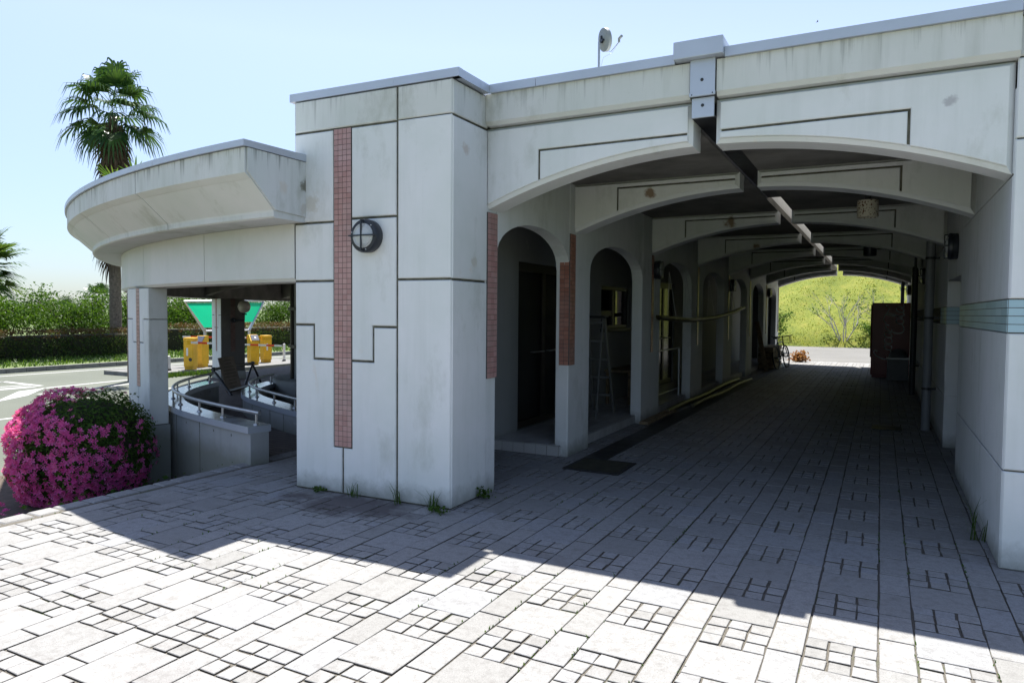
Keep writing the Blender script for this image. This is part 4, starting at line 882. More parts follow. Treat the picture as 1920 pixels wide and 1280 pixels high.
# ------------------------------------------------------------------ things in the tunnel
# vending machine
t = thing('vending_machine', 'tall red drinks vending machine against the right wall near the tunnel exit', 'vending machine', (.2, 20.1, 0))
mb = MB(); mb.bbox(-.2, 19.7, .06, .64, 20.45, 1.85, .02); mb.box(-.17, 19.75, 0, .62, 20.4, .06); bod = mb.build('body', 'vred', t)
mb = MB(); mb.bbox(-.222, 19.74, .5, -.201, 20.42, 1.80, .005); mb.build('front_panel', 'darksteel', t)
def stroke(mb, pts, w_, close=False):
    pts = smooth([Vector(p) for p in pts], 2); k = len(pts); vs = []
    for i, p in enumerate(pts):
        tt = (pts[min(i + 1, k - 1)] - pts[max(i - 1, 0)]).normalized(); s_ = Vector((-tt.y, tt.x)); ang = abs(tt.y); ww = w_ * (.45 + .75 * ang) * (0.5 if i in (0, k - 1) else 1)
        for sg in (-1, 1): q_ = p + s_ * (ww * sg); vs.append(q_)
    def to3(q_): return Vector((.57 - q_.y * 1.0, 19.6985, .42 + q_.x))          # text runs upwards
    mb.add([to3(v_) for v_ in vs], [(2 * i, 2 * i + 1, 2 * i + 3, 2 * i + 2) for i in range(k - 1)])
def script(mb, dx, dy, s):
    T = lambda pts: [(dx + a * s, dy + b * s) for a, b in pts]
    return T
mb = MB(); W_ = .012
def word(dx, dy, s, letters):
    T = lambda pts: [(dx + a * s, dy + b * s) for a, b in pts]; x = 0
    C = [(.62, .95), (.70, 1.12), (.55, 1.22), (.25, 1.0), (.05, .5), (.12, .05), (.45, -.02), (.80, .2)]
    o = [(.25, .55), (.05, .40), (.02, .12), (.2, 0), (.38, .14), (.42, .42), (.28, .55), (.20, .46), (.50, .50)]
    c = [(.38, .46), (.24, .56), (.05, .38), (.03, .12), (.18, 0), (.42, .12)]
    l = [(.0, .1), (.22, .55), (.38, 1.05), (.30, 1.2), (.20, 1.0), (.14, .4), (.16, .05), (.28, 0), (.42, .12)]
    a = [(.40, .50), (.22, .56), (.04, .36), (.04, .08), (.18, 0), (.36, .25), (.44, .55), (.38, .15), (.46, 0), (.62, .12)]
    for L_, adv in letters:
        stroke(mb, T([(p[0] + x, p[1]) for p in {'C': C, 'o': o, 'c': c, 'l': l, 'a': a}[L_]]), W_ * s / .3); x += adv
word(.02, .30, .34, [('C', .72), ('o', .46), ('c', .42), ('a', .6)])
stroke(mb, [(.74, .38), (.80, .40)], .014)
word(.66, .06, .34, [('C', .72), ('o', .44), ('l', .38), ('a', .6)])
stroke(mb, [(.92, .45), (1.02, .52), (1.16, .46), (1.28, .38), (1.36, .46)], .012)
stroke(mb, [(.06, .34), (-.02, .22), (-.14, .10), (-.2, .06)], .014)
mb.build('lettering', 'white', t, fix=False)
# bin
t = thing('litter_bin', 'grey litter bin with a domed lid in front of the red machine', 'bin', (.4, 19.1, 0))
MB().bbox(.16, 18.92, 0, .60, 19.32, .50, .02).build('body', 'greyplastic', t)
MB().bbox(.145, 18.905, .502, .615, 19.335, .545, .012).build('rim', 'steel', t)
MB().lathe([(.20, .545), (.19, .62), (.14, .70), (.06, .74), (0, .745)], (.38, 19.12, 0), Z, 24).build('lid', 'greyplastic', t, True)
# door mat, grating, drain
t = thing('door_mat', 'dark square mat on the paving beside the second column', 'mat', (-2.45, 6.66, 0)); MB().bbox(-2.76, 6.38, .003, -2.18, 6.96, .016, .004).build('mat', 'rubber', t); MB().box(-2.72, 6.42, .0162, -2.22, 6.92, .0175).build('pile', 'twig', t)
mb = MB()
for k in range(66): mb.box(-2.77, 6.99 + k * .255, .003, -2.52, 6.99 + k * .255 + .25, .010)
tag(mb.build('drain_grating', 'darksteel'), 'long dark strip of drain grating along the left columns', 'drain')
mb = MB(); mb.box(-.07, 10.68, .003, .29, 11.05, .012); 
for k in range(8): mb.box(-.055 + k * .043, 10.7, .012, -.055 + k * .043 + .02, 11.03, .016)
tag(mb.build('drain_cover', 'darksteel'), 'small rectangular drain cover in the tunnel floor near the downpipe', 'drain')
# bamboo gutter hung on cords
t = thing('bamboo_gutter', 'long split bamboo gutter hung on cords along the left columns', 'bamboo pole', (-2.8, 13.5, 1.4))
gp = [Vector((-2.82, 9.95 + 7.0 * s_, 1.50 + .95 * (s_ - .42) ** 2 * .55 - .09 + .12 * s_)) for s_ in [i / 20 for i in range(21)]]
def half(mb, pts, r):
    vs = []; k = 7
    for i, p in enumerate(pts):
        rr_ = r * (1.07 if i % 3 == 0 else 1.0)
        for j in range(k): a = R(-30 + 240 * j / (k - 1)); vs.append(p + Vector((math.cos(a) * rr_, 0, -math.sin(a) * rr_)))
        for j in range(k): a = R(-30 + 240 * j / (k - 1)); vs.append(p + Vector((math.cos(a) * rr_ * .82, 0, -math.sin(a) * rr_ * .82)))
    n2 = 2 * k; fs = []
    for i in range(len(pts) - 1):
        loop = list(range(k)) + list(range(2 * k - 1, k - 1, -1))
        for j in range(n2): a, b = loop[j], loop[(j + 1) % n2]; fs.append((i * n2 + a, i * n2 + b, (i + 1) * n2 + b, (i + 1) * n2 + a))
    mb.add(vs, fs)
mb = MB(); half(mb, gp, .047); mb.build('gutter', 'bamboo', t, True)
mb = MB()
for i in (2, 5, 10, 16): mb.tube([gp[i] + Vector((.065, 0, .02)), gp[i] + Vector((-.05, 0, .7))], .004, 5).tube([gp[i] + Vector((-.065, 0, .02)), gp[i] + Vector((-.05, 0, .7))], .004, 5)
mb.build('cord', 'cable', t)
for lb, x0, x1, y0, y1, z_ in (('thick bamboo pole lying on the floor against the left columns', -2.86, -2.90, 10.6, 16.9, .05), ('thin bamboo pole lying on the floor nearest the tunnel middle', -2.70, -2.66, 11.6, 17.2, .04)):
    pts = [Vector((x0 + (x1 - x0) * s_ / 18, y0 + (y1 - y0) * s_ / 18, z_ + .012 * math.sin(s_ * .6))) for s_ in range(19)]
    t = thing('bamboo_pole', lb, 'bamboo pole', pts[0], 'bamboo poles on the floor'); MB().tube(pts, [.042 if i % 3 else .047 for i in range(19)] if z_ > .045 else [.03 if i % 3 else .034 for i in range(19)], 10).build('pole', 'bamboo', t, True)
t = thing('floor_plank', 'flat wooden plank on the floor beside the third column', 'plank', (-2.9, 10, 0)); MB().obox((-2.84, 10.1, .045), (.0, .75, .0), (.06, 0, 0), (0, 0, .02)).build('plank', 'wood', t)
# stepladder
t = thing('stepladder', 'aluminium stepladder standing in the second arch', 'ladder', (-3.55, 9.4, .12))
for sx in (-.17, .17):
    MB().obox((-3.55 + sx * .8, 9.55, .80), (.012, 0, 0), (0, .03, 0), Vector((-sx * .12, -.17, .68))).build('rail', 'alu', t)
    MB().obox((-3.55 + sx * .8, 9.16, .80), (.01, 0, 0), (0, .018, 0), Vector((-sx * .12, .17, .68))).build('rear_leg', 'alu', t)
mb = MB()
for k in range(5): z_ = .36 + k * .26; mb.box(-3.68 - (.02 - .006 * k), 9.66 - .066 * (k + 1) - .045, z_, -3.42 + (.02 - .006 * k), 9.66 - .066 * (k + 1) + .045, z_ + .025)
mb.build('tread', 'alu', t); MB().bbox(-3.70, 9.28, 1.475, -3.40, 9.44, 1.51, .008).build('top_step', 'darksteel', t)
# railing by the third arch
t = thing('railing', 'thin steel railing across the third arch', 'railing', (-3.1, 11.3, .12))
MB().tube([(-3.12, 10.6, .12), (-3.12, 10.6, .95), (-3.12, 12.3, .95), (-3.12, 12.3, .12)], .016, 8).tube([(-3.12, 10.6, .25), (-3.12, 12.3, .25)], .012, 8).build('rail', 'steel', t, True)
# table in the second alcove
t = thing('low_table', 'low dark table under the window behind the second arch', 'table', (-3.6, 11.0, .12)); MB().bbox(-3.84, 10.5, .62, -3.4, 11.9, .66, .008).build('tabletop', 'wood', t)
for a_ in (10.55, 11.85):
    for b_ in (-3.8, -3.44): MB().box(b_ - .02, a_ - .02, .12, b_ + .02, a_ + .02, .62).build('leg', 'wood', t)
# plank and crates near the exit
t = thing('leaning_plank', 'pale wooden plank leaning on the left wall near the tunnel exit', 'plank', (-2.7, 19.9, 0)); MB().obox((-2.81, 19.85, .67), (.055, 0, .01), (0, .018, 0), Vector((-.13, -.05, .67))).build('plank', 'wood', t)
t = thing('wooden_bench', 'low dark wooden crate stack behind the parked bicycle', 'crates', (-2.85, 21.5, 0))
for k in range(4): MB().bbox(-3.02, 20.7, .03 + k * .155, -2.62, 22.6, .165 + k * .155, .01).build('crate', 'wood', t)
# bicycle
BX, BYy, BRZ = -2.47, 21.5, R(-8)
t = thing('bicycle', 'black bicycle parked by the left wall at the tunnel exit', 'bicycle', (BX, BYy, 0))
m_ = Matrix.Translation((BX, BYy, 0)) @ Matrix.Rotation(BRZ + R(90), 4, 'Z') @ Matrix.Rotation(R(-7), 4, 'X')
def put(mb): mb.v = [tuple(m_ @ Vector(q_)) for q_ in mb.v]; return mb
RW = .32; rx, fx = -.52, .53
for wx in (rx, fx):
    mb = MB(); mb.tube([(wx + RW * math.cos(6.2832 * k / 28), 0, RW + .005 + RW * math.sin(6.2832 * k / 28)) for k in range(29)], .02, 8); wl = put(mb).build('wheel', 'rubber', t, True)
    mb = MB(); mb.tube([(wx + (RW - .025) * math.cos(6.2832 * k / 28), 0, RW + .005 + (RW - .025) * math.sin(6.2832 * k / 28)) for k in range(29)], .009, 6)
    for k in range(14): a = 6.2832 * k / 14; mb.tube([(wx, 0.02 * (-1) ** k, RW), (wx + (RW - .025) * math.cos(a), 0, RW + (RW - .025) * math.sin(a))], .0018, 4)
    mb.tube([(wx, -.05, RW), (wx, .05, RW)], .018, 8); put(mb).build('rim', 'darksteel', wl)
bb = (-.08, 0, .29); st_ = (-.22, 0, .74); hd = (.36, 0, .76); hl = (.40, 0, .60)
mb = MB()
for a_, b_, r_ in ((bb, st_, .017), (st_, hd, .016), (bb, hl, .019), (hd, hl, .02)): mb.tube([a_, b_], r_, 8)
for s_ in (-.05, .05): mb.tube([(rx, s_, RW), (bb[0], s_ * .5, bb[2])], .01, 6).tube([(rx, s_, RW), (st_[0], s_ * .4, st_[2])], .009, 6).tube([(fx, s_, RW), (hl[0], s_ * .8, hl[2] - .02)], .013, 6)
put(mb).build('frame', 'black', t, True)
put(MB().tube([st_, (-.25, 0, .86)], .013, 8).obox((-.27, 0, .885), (.13, 0, .01), (0, .055, 0), (0, 0, .022)).obox((-.15, 0, .885), (.07, 0, 0), (0, .025, 0), (0, 0, .018))).build('saddle', 'black', t, True)
put(MB().tube([hd, (.38, 0, .90)], .014, 8).tube([(.30, -.29, .93), (.38, -.24, .92), (.42, 0, .91), (.38, .24, .92), (.30, .29, .93)], .012, 8)).build('handlebar', 'black', t, True)
put(MB().lathe([(.09, -.004), (.09, .004), (0, .004), (0, -.004), (.09, -.004)], (bb[0], .05, bb[2]), Y, 20).tube([(bb[0], .07, bb[2]), (bb[0] + .12, .08, bb[2] - .11)], .01, 6).tube([(bb[0], -.07, bb[2]), (bb[0] - .12, -.08, bb[2] + .11)], .01, 6).obox((bb[0] + .12, .13, bb[2] - .11), (.05, 0, 0), (0, .04, 0), (0, 0, .012)).obox((bb[0] - .12, -.13, bb[2] + .11), (.05, 0, 0), (0, .04, 0), (0, 0, .012))).build('crank', 'darksteel', t)
mb = MB()
for k in range(9): mb.box(.44 + .0, -.16 + k * .04, .70, .445, -.155 + k * .04, .90).box(.44 + k * .03, -.16, .70, .443 + k * .03, -.157, .90).box(.44 + k * .03, .16, .70, .443 + k * .03, .163, .90).box(.70, -.16 + k * .04, .70, .703, -.155 + k * .04, .90)
for z_ in (.70, .80, .90): mb.tube([(.44, -.16, z_), (.70, -.16, z_), (.70, .16, z_), (.44, .16, z_), (.44, -.16, z_)], .004, 5)
mb.box(.44, -.16, .699, .70, .16, .703); put(mb).build('basket', 'darksteel', t)
put(MB().tube([(rx + .05, -.06, .28), (rx - .05, -.22, .01)], .008, 6)).build('kickstand', 'steel', t)
# heap of dry leaves
P = RNG.normal(size=(420, 3)) * np.array([.11, .10, .09]); P[:, 2] = np.abs(P[:, 2]) + .02; P[:, 2] *= 1.5
P += np.array([-2.32, 24.75, 0.0]); tag(leaves('dry_leaf_heap', P, .10, .06, 'L_dry', up=.2), 'heap of dry brown leaves just outside the tunnel behind the bicycle', 'leaf heap')

# ------------------------------------------------------------------ plants
def noise3(P, s, seed=0):
    P = np.asarray(P) * s + seed * 7.3
    return (np.sin(P[:, 0] * 1.7 + np.sin(P[:, 1] * 2.3 + 1.1)) + np.sin(P[:, 1] * 1.9 + np.sin(P[:, 2] * 2.1 + .5)) + np.sin(P[:, 2] * 1.5 + np.sin(P[:, 0] * 2.7))) / 3
# azalea
AZC = np.array([-7.70, 4.66, .0]); AXA = np.array([.886, .463, 0]); AXB = np.array([-.463, .886, 0]); AXR = (.63, .70, .62)
t = thing('azalea_bush', 'large azalea bush full of magenta pink flowers beside the paving', 'flowering bush', (-7.77, 4.65, -.5))
def azs(n, shell):
    d = unit(RNG.normal(size=(n, 3))); bp_ = 1 + .11 * noise3(d, 3.3, 1) + .07 * noise3(d, 8.0, 2); e = np.sign(d) * np.abs(d) ** .86; r = RNG.uniform(*shell, (n, 1)) * bp_[:, None]
    e = e * r; W = e[:, :1] * AXR[0] * AXA + e[:, 1:2] * AXR[1] * AXB; W[:, 2] = e[:, 2] * AXR[2]; P = AZC + W; P[:, 2] = np.maximum(P[:, 2], -.5 + RNG.uniform(0, .08, n))
    return P, unit(d[:, :1] * AXA + d[:, 1:2] * AXB + d[:, 2:] * np.array([0, 0, 1.])), d
P, dw, dl = azs(18000, (.76, 1.03)); leaves('foliage', P, .046, .02, 'L_azalea', t, out=dw, up=.5)
mb = MB(); mb.lathe([(0, -.5), (.35, -.45), (.5, -.2), (.54, .1), (.46, .40), (.25, .52), (0, .55)], (AZC[0], AZC[1], 0), Z, 20); mb.build('stems', 'twig', t, True)
sp_, sd_, _q = azs(60, (.96, 1.03)); sp_ = np.repeat(sp_, 9, 0) + RNG.normal(size=(540, 3)) * .035 + np.repeat(sd_, 9, 0) * RNG.uniform(0, .06, (540, 1)); leaves('sprigs', sp_, .05, .018, 'L_weed', t, out=np.repeat(sd_, 9, 0), up=.3)['kind'] = 'stuff'
def flowers(P, d, size=.029):
    n = len(P); V = []; F = []
    for p, q_ in zip(P, d):
        nr = (q_ + RNG.normal(size=3) * .45); nr /= np.linalg.norm(nr); a = np.cross(nr, RNG.normal(size=3)); a /= np.linalg.norm(a); b = np.cross(nr, a); ph = RNG.uniform(0, 1.2); s_ = size * RNG.uniform(.75, 1.2)
        o = len(V); V.append(p)
        for k in range(5):
            a0 = ph + k * 1.2566
            for da, rr_, h in ((-.42, .72, .42), (0, 1.12, .5), (.42, .72, .42)):
                c_, s2 = math.cos(a0 + da), math.sin(a0 + da); V.append(p + (a * c_ + b * s2) * s_ * rr_ + nr * s_ * h)
            F.append((o, o + 1 + 3 * k, o + 2 + 3 * k, o + 3 + 3 * k))
    return V, F
P, d, dl = azs(9000, (1.0, 1.05))
mask = .13 * -dl[:, 0] + .16 * -dl[:, 1] - .85 * np.clip(dl[:, 2] - .05, 0, 1) * np.clip(dl[:, 0] + .4, 0, 1) + .20 * noise3(P, 5.0, 5) + .30 * noise3(P, 14.0, 3) + RNG.normal(size=len(P)) * .17
sel = np.argsort(-mask)[:3500]; V, F = flowers(P[sel], d[sel]); fo = raw('flowers', V, F, 'L_flower', t); fo['kind'] = 'stuff'
n = 130; P = np.stack([RNG.uniform(-8.2, -6.2, n), RNG.uniform(2.6, 4.0, n), np.full(n, G + .025)], 1); V, F = flowers(P, np.tile([[0, 0, 1.]], (n, 1)), .03)
tag(raw('fallen_petals', V, F, 'L_flower'), 'fallen pink petals scattered on the soil in front of the azalea', 'petals', kind='stuff')
# hedge
def hedge(label, x0, x1, y0, y1, z0, z1, n, group=None):
    t = thing('hedge', label, 'hedge', ((x0 + x1) / 2, (y0 + y1) / 2, z0), group); P = RNG.uniform(0, 1, (n, 3)); f_ = RNG.integers(0, 4, n)
    P[f_ == 0, 0] = 1 - RNG.uniform(0, .18, (f_ == 0).sum()); P[f_ == 1, 2] = 1 - RNG.uniform(0, .10, (f_ == 1).sum()); P[f_ == 2, 0] = 1 - RNG.uniform(0, .1, (f_ == 2).sum())
    P = np.array([x0, y0, z0]) + P * np.array([x1 - x0, y1 - y0, z1 - z0]); P += .09 * noise3(P, 2.0, 4)[:, None] * np.array([1, .3, 1]); P += RNG.normal(size=P.shape) * .03
    top = (P[:, 2] > z1 - .30 + .16 * noise3(P, 3, 2)); leaves('foliage', P[~top], .085, .045, 'L_hedge', t, up=.3)
    leaves('new_growth', P[top], .085, .04, 'L_hedgetop', t, up=.5)
    MB().bbox(x0 + .15, y0 + .15, z0, x1 - .22, y1 - .15, z1 - .2, .1).build('branches', 'twig', t)
hedge('long clipped hedge with reddish new growth behind the kerb, left of the palm', -29.4, -27.9, 6.5, 20.6, -.42, .70, 17000, 'clipped hedges behind the verge')
hedge('clipped hedge continuing behind the barrier gates and green sign', -29.6, -28.1, 21.4, 36, -.42, .85, 14000, 'clipped hedges behind the verge')
# shrubs / small trees
def tree(name, label, cat, base, h, r, n, mat, bark, group=None, spread=1.0, lean=(0, 0), leaf=.11, stems=3, seed=0, low=.25, flat=.8):
    rnd = random.Random(seed); t = thing(name, label, cat, base, group); B0 = Vector(base); mb = MB(); tips = []
    for s_ in range(stems):
        a = 6.283 * s_ / stems + rnd.uniform(-.4, .4); tp = B0 + Vector((math.cos(a) * r * .35 + lean[0], math.sin(a) * r * .35 + lean[1], h * rnd.uniform(.55, .75)))
        mid_ = B0.lerp(tp, .5) + Vector((rnd.uniform(-.1, .1), rnd.uniform(-.1, .1), .1)) * r; mb.tube([B0, mid_, tp], [h * .022, h * .014, h * .006], 7); tips += [tp, mid_.lerp(tp, .5)]
        for k in range(5):
            p0 = B0.lerp(tp, rnd.uniform(.35, .95)); a2 = rnd.uniform(0, 6.283); p1 = p0 + Vector((math.cos(a2) * r * rnd.uniform(.4, .8) * spread, math.sin(a2) * r * rnd.uniform(.4, .8) * spread, h * rnd.uniform(.02, .28)))
            mb.tube([p0, p0.lerp(p1, .5) + Z * .04 * h, p1], [h * .009, h * .006, h * .003], 5); tips.append(p1); tips.append(p0.lerp(p1, .6))
    mb.build('trunk', bark, t, True)
    C = np.array([tuple(q_) for q_ in tips]); idx = RNG.integers(0, len(C), n); sg = np.array([r * .19, r * .19, r * .19 * flat])
    P = C[idx] + np.clip(RNG.normal(size=(n, 3)), -1.5, 1.5) * sg * RNG.uniform(.5, 1.3, (n, 1)); P[:, 2] = np.maximum(P[:, 2], base[2] + h * low * .4)
    leaves('crown', P, leaf, leaf * .5, mat, t, up=.6); return t
def dpt(px_dir, D): return (px_dir[0] * D, px_dir[1] * D)
shr = [(-32.5, 9.0, 3.0, 1.9), (-33.5, 12.5, 2.7, 1.8), (-33.0, 15.2, 3.3, 2.0), (-35.5, 17.8, 2.6, 1.6), (-32.0, 18.6, 3.3, 1.9), (-33.0, 22.3, 3.2, 1.9), (-33.0, 25.6, 3.4, 2.0), (-34.0, 29.0, 3.5, 2.1), (-33.5, 33.0, 3.4, 2.0), (-36.0, 5.0, 3.2, 1.9)]
labs = ['leafy light green shrub tree below the left palm crown', 'broad light green shrub tree between the left palm and the gap', 'tall wispy light green shrub tree in the gap left of the canopy', 'small light green shrub tree beside the tiny palm', 'dense bright green shrub tree just left of the tall palm trunk', 'light green shrub tree seen under the canopy, left of the green sign', 'light green shrub tree directly behind the green sign', 'bright shrub tree behind the right part of the green sign', 'light green shrub tree at the right end of the pavilion opening', 'light green shrub tree at the left picture edge']
for i, ((x, y, h, r), lb) in enumerate(zip(shr, labs)): tree('shrub_tree', lb, 'small tree', (x, y, -.45), h, r, 6500, 'L_bright', 'bark', 'light green trees behind the hedge', 1.1, leaf=.135, stems=4, seed=i + 3)
# palms
def frond(V, F, MI, base, dirv, plen, flen, nseg, droop, mi, width=.05):
    d = Vector(dirv).normalized(); side = d.cross(Z); side = side.normalized() if side.length > .05 else X.copy(); up = side.cross(d).normalized(); b0 = Vector(base); tip = b0 + d * plen - Z * plen * .12
    def ad(vs, fs, k): o = len(V); V.extend([tuple(q_) for q_ in vs]); F.extend([tuple(i + o for i in f_) for f_ in fs]); MI.extend([k] * len(fs))
    ad([b0 - side * .03, b0 + side * .03, tip + side * .015, tip - side * .015], [(0, 1, 2, 3)], mi)
    for k in range(nseg):
        a = R(-112 + 224 * k / (nseg - 1)); ld = (d * math.cos(a) + side * math.sin(a) + up * .25 * abs(math.sin(a))).normalized(); L = flen * (1 - .2 * abs(a) / 2) * random.uniform(.85, 1.1); w_ = width * random.uniform(.8, 1.2)
        ws = (ld.cross(up)).normalized() * w_; m1 = tip + ld * L * .45; m2 = tip + ld * L * .75 - Z * L * droop * .35; e = tip + ld * L * .92 - Z * L * droop
        ad([tip - ws * .3, tip + ws * .3, m1 + ws, m1 - ws], [(0, 1, 2, 3)], mi); ad([m1 - ws, m1 + ws, m2 + ws * .6, m2 - ws * .6], [(0, 1, 2, 3)], mi); ad([m2 - ws * .6, m2 + ws * .6, e + ws * .1, e - ws * .1], [(0, 1, 2, 3)], mi)
def palm(label, base, h, crown, nf, seed, skirt=0, green='L_palm', droop=.5, tr=.17, group='fan palms', nseg=22, dead=8, el=(-35, 75)):
    random.seed(seed); t = thing('palm_tree', label, 'palm tree', base, group); b0 = Vector(base); top = b0 + Z * h
    mb = MB(); mb.tube([b0 + Z * ((h - .16 * crown) * k / 16) for k in range(17)], [tr * (1.25 - .3 * k / 16 + (.05 if k % 2 else 0)) for k in range(17)], 12); mb.build('trunk', 'palmbark', t, True)
    V, F, MI = [], [], []
    for k in range(nf):
        a = k * 2.39996 + random.uniform(-.2, .2); e = R(el[1] - (el[1] - el[0]) * (k / (nf - 1)) ** .9 + random.uniform(-8, 8))
        frond(V, F, MI, top + Z * (.15 - .45 * k / nf) * crown * .4, (math.cos(a) * math.cos(e), math.sin(a) * math.cos(e), math.sin(e)), crown * random.uniform(.42, .58), crown * random.uniform(.46, .6), nseg, droop, 0, crown * .024)
    raw('crown', V, F, [green], t, MI)
    V, F, MI = [], [], []
    for k in range(dead):
        a = k * 2.39996; e = R(random.uniform(-80, -55)); z_ = -.25 - skirt * (k / max(1, dead)); frond(V, F, MI, top + Z * z_, (math.cos(a) * math.cos(e), math.sin(a) * math.cos(e), math.sin(e)), crown * .25, crown * random.uniform(.3, .42), 14, .7, 0, crown * .024)
    if dead: raw('dead_fronds', V, F, ['L_palmdead'], t, MI)
    return t
D = 31.0; palm('tall fan palm with a shaggy skirt rising above the round canopy', (-.9565 * D, .6235 * D, -.45), 10.7, 2.35, 27, 5, 5.6, dead=60, tr=.2, droop=.6, nseg=22, el=(-50, 72))
palm('sunlit lower fan palm cut off by the left picture edge', (-27.6, 13.0, -.42), 3.5, 1.75, 40, 9, .9, green='L_palmsun', dead=14, tr=.2, droop=.18, el=(-45, 60))
palm('tiny distant palm left of the tall palm trunk, above the bright shrubs', (-.984 * 48, .617 * 48, -.45), 2.6, 1.6, 22, 12, .6, dead=5, nseg=14, group='distant palms')
palm('tiny stubby distant palm in the gap between the shrub trees', (-1.025 * 50, .594 * 50, -.45), 1.7, 1.5, 20, 13, .6, dead=5, nseg=14, group='distant palms')
palm('dark distant palm crown just under the pavilion beam', (-.883 * 46, .669 * 46, -.45), 2.6, 1.7, 24, 14, .6, dead=5, nseg=14, group='distant palms')
palm('young palm whose leaf tips show over the canopy edge', (-.943 * 20, .638 * 20, -.5), 5.1, 1.3, 9, 21, .2, green='L_palmsun', dead=0, droop=.05, el=(15, 60), tr=.1, nseg=14)
# plants at the far end
def bare_tree(label, base, h, seed, lean=(0, 0), stems=5, leafn=170):
    rnd = random.Random(seed); t = thing('bare_tree', label, 'tree', base, 'sparse pale trees on the bank'); B0 = Vector(base); mb = MB(); tips = []
    def grow(p, d, L, r, lv):
        q_ = p + d * L; m2 = p.lerp(q_, .5) + Vector((rnd.uniform(-1, 1), rnd.uniform(-1, 1), rnd.uniform(-.3, .3))) * L * .06; mb.tube([p, m2, q_], [r, r * .8, r * .55], 6, False); tips.append(q_); tips.append(m2)
        if lv:
            for k in range(rnd.choice((2, 3))): grow(p.lerp(q_, rnd.uniform(.6, 1.0)), (d + Vector((rnd.uniform(-1, 1), rnd.uniform(-1, 1), rnd.uniform(-.25, .55))) * .62).normalized(), L * rnd.uniform(.5, .75), r * .55, lv - 1)
    for s_ in range(stems):
        a = 6.283 * s_ / stems + rnd.uniform(-.3, .3); grow(B0, Vector((math.cos(a) * .55 + lean[0], math.sin(a) * .25 + lean[1], 1)).normalized(), h * rnd.uniform(.42, .55), h * .010, 3)
    mb.build('trunk', 'palebark', t, True); C = np.array([tuple(q_) for q_ in tips]); P = C[RNG.integers(0, len(C), leafn)] + RNG.normal(size=(leafn, 3)) * .07
    leaves('leaf', P, .10, .06, 'L_bright', t, up=.6)['kind'] = 'stuff'
bare_tree('sparse pale branched tree in the middle of the tunnel exit view', (-1.55, 37.2, .05), 3.0, 4, leafn=260)
bare_tree('pale branch of a second sparse tree leaning out behind the red machine', (.75, 37.6, .4), 2.8, 8, (-.5, 0), 3)
tree('bank_shrub', 'low green shrub at the foot of the bank between the bare trees', 'shrub', (-.35, 37.6, .3), 1.1, .9, 1500, 'L_bright', 'bark', 'shrubs seen through the tunnel', leaf=.09, seed=31)
tree('bank_shrub', 'green shrub at the foot of the bank behind the red machine', 'shrub', (.9, 37.4, .2), 1.4, .9, 1300, 'L_bright', 'bark', 'shrubs seen through the tunnel', leaf=.09, seed=32)
tree('bank_shrub', 'dark green shrub against the left edge of the tunnel exit', 'shrub', (-4.05, 30.5, 0), 2.2, .85, 2200, 'L_azalea', 'bark', 'shrubs seen through the tunnel', leaf=.10, seed=33, low=.1)
D = 30; tree('conifer', 'dark tree top just showing over the roof at the top right corner', 'tree', (.158 * D, 1.229 * D + .6, .3), 18.5, 1.8, 5000, 'L_dark', 'bark', leaf=.22, seed=40, stems=2)
# courtyard seen through the window: white post and shrubs
t = thing('courtyard_post', 'white slanted post seen through the window behind the second arch', 'post', (-7.4, 20.6, 0)); MB().prism([(-.35, 0), (.45, 0), (.12, 3.2), (-.35, 3.2)], FR((-7.4, 20.6, 0), (1, .3, 0), (0, 0, 1)), -.25, 0).build('post', 'white', t)
for i, (x, y) in enumerate(((-9.2, 26.0), (-7.4, 26.6), (-11.2, 25.5))): tree('courtyard_shrub', ('yellow green shrub left of the white post, through the window', 'yellow green shrub behind the white post, through the window', 'yellow green shrub farthest left through the window')[i], 'shrub', (x, y, -.4), 3.0, 1.3, 1500, 'L_bright', 'bark', 'shrubs outside the alcove window', leaf=.14, seed=50 + i)
# weeds in the joints along the tower foot and kerbs
def weed(label, x, y, h, n, kind=0, group='weeds in the paving joints'):
    P = np.stack([RNG.normal(x, .035, n), RNG.normal(y, .02, n), np.zeros(n)], 1); t = thing('weed', label, 'weed', (x, y, 0), group)
    if kind: P[:, 2] = RNG.uniform(.01, h, n); P[:, :2] += RNG.normal(size=(n, 2)) * .02; leaves('leaf', P, .03, .02, 'L_weed', t, up=.8)['kind'] = 'stuff'
    else: blades('leaf', P, h, .0035, 'L_weed', t, .9)['kind'] = 'stuff'
weed('grassy weed tuft at the right front corner of the tower', -3.08, 4.56, .13, 34)
weed('flat leafy weed just in front of the tower corner', -2.98, 4.50, .05, 60, 1)
weed('leafy weed at the foot of the tower side, inside the tunnel mouth', -2.88, 5.02, .10, 90, 1)
weed('thin grass weed below the tower groove, right of the pink tiles', -3.40, 4.56, .14, 12)
weed('thin grass weed at the tower foot below the pink tiles', -3.86, 4.55, .13, 16)
weed('small leafy weed at the tower foot, left of the pink tiles', -4.22, 4.54, .05, 50, 1)
weed('wispy grass weed against the right side wall', .63, 5.75, .30, 12)
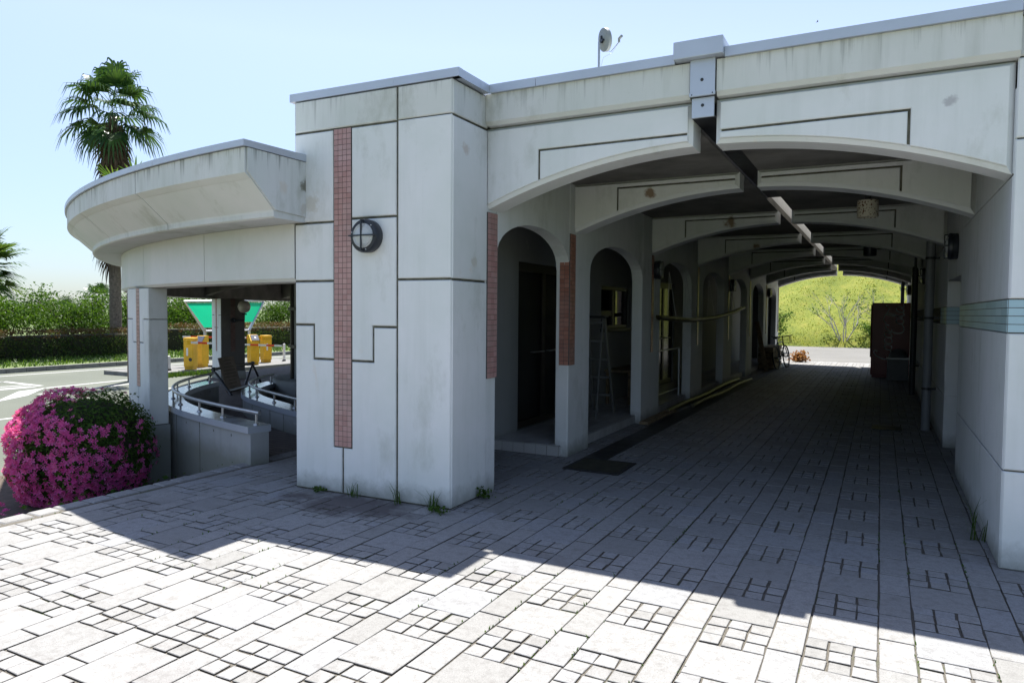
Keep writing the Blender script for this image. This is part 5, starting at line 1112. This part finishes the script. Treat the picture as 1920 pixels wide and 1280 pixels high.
n = 1500; k_ = RNG.integers(-12, 2, n); xx = .03 + .46 * k_ + np.where(RNG.uniform(size=n) < .5, 0, -.305); yy = 2.6 + RNG.uniform(0, 4.5, n); q_ = np.stack([xx, yy, np.zeros(n)], 1); kp = (noise3(q_, 1.6, 3) > .38)
q_ = q_[kp]; q_[:, 0] += RNG.normal(size=len(q_)) * .004; tag(blades('joint_moss', q_, .014, .004, 'L_weed', None, 1.2), 'moss and seedlings growing in the paving joints', 'moss', kind='stuff')
n = 420; P = np.stack([RNG.uniform(-7.0, -5.75, n), RNG.uniform(3.6, 5.2, n), G + .02 + RNG.uniform(0, .2, n)], 1); tag(leaves('bed_groundcover', P, .06, .045, 'L_azalea', None, up=.8), 'dark creeping plants in the bed between the bush and the curved wall', 'ground cover', kind='stuff')
# island grass and bird
n = 500; P = np.stack([RNG.normal(-19.0, .12, n), RNG.uniform(13.6, 16.3, n), np.full(n, G)], 1); tag(blades('kerb_grass', P, .14, .015, 'L_weed'), 'grass growing at the foot of the gate island kerb', 'grass', kind='stuff')
D = 46; bc = Vector((-.091 * D, 1.101 * D, 1.55 + .414 * D)); t = thing('bird', 'small dark swallow flying in the sky above the tunnel roof', 'bird', bc)
ax_ = Vector((.75, .35, .28)).normalized(); wd = ax_.cross(Z).normalized(); mb = MB(); mb.tube([bc - ax_ * .09, bc - ax_ * .05, bc, bc + ax_ * .05, bc + ax_ * .075], [.006, .018, .026, .02, .006], 8); bd = mb.build('body', 'bird', t, True)
for s_ in (-1, 1): MB().add([bc + ax_ * .035, bc - ax_ * .02, bc + wd * s_ * .12 - ax_ * .04 + Z * .05, bc + wd * s_ * .20 - ax_ * .11 + Z * .06, bc + wd * s_ * .11 + ax_ * .02 + Z * .055], [(0, 1, 2, 3, 4)]).build('wing', 'bird', t); MB().add([bc - ax_ * .08, bc - ax_ * .10 + wd * s_ * .01, bc - ax_ * .19 + wd * s_ * .05], [(0, 1, 2)]).build('tail', 'bird', t)
bpy.context.view_layer.update()
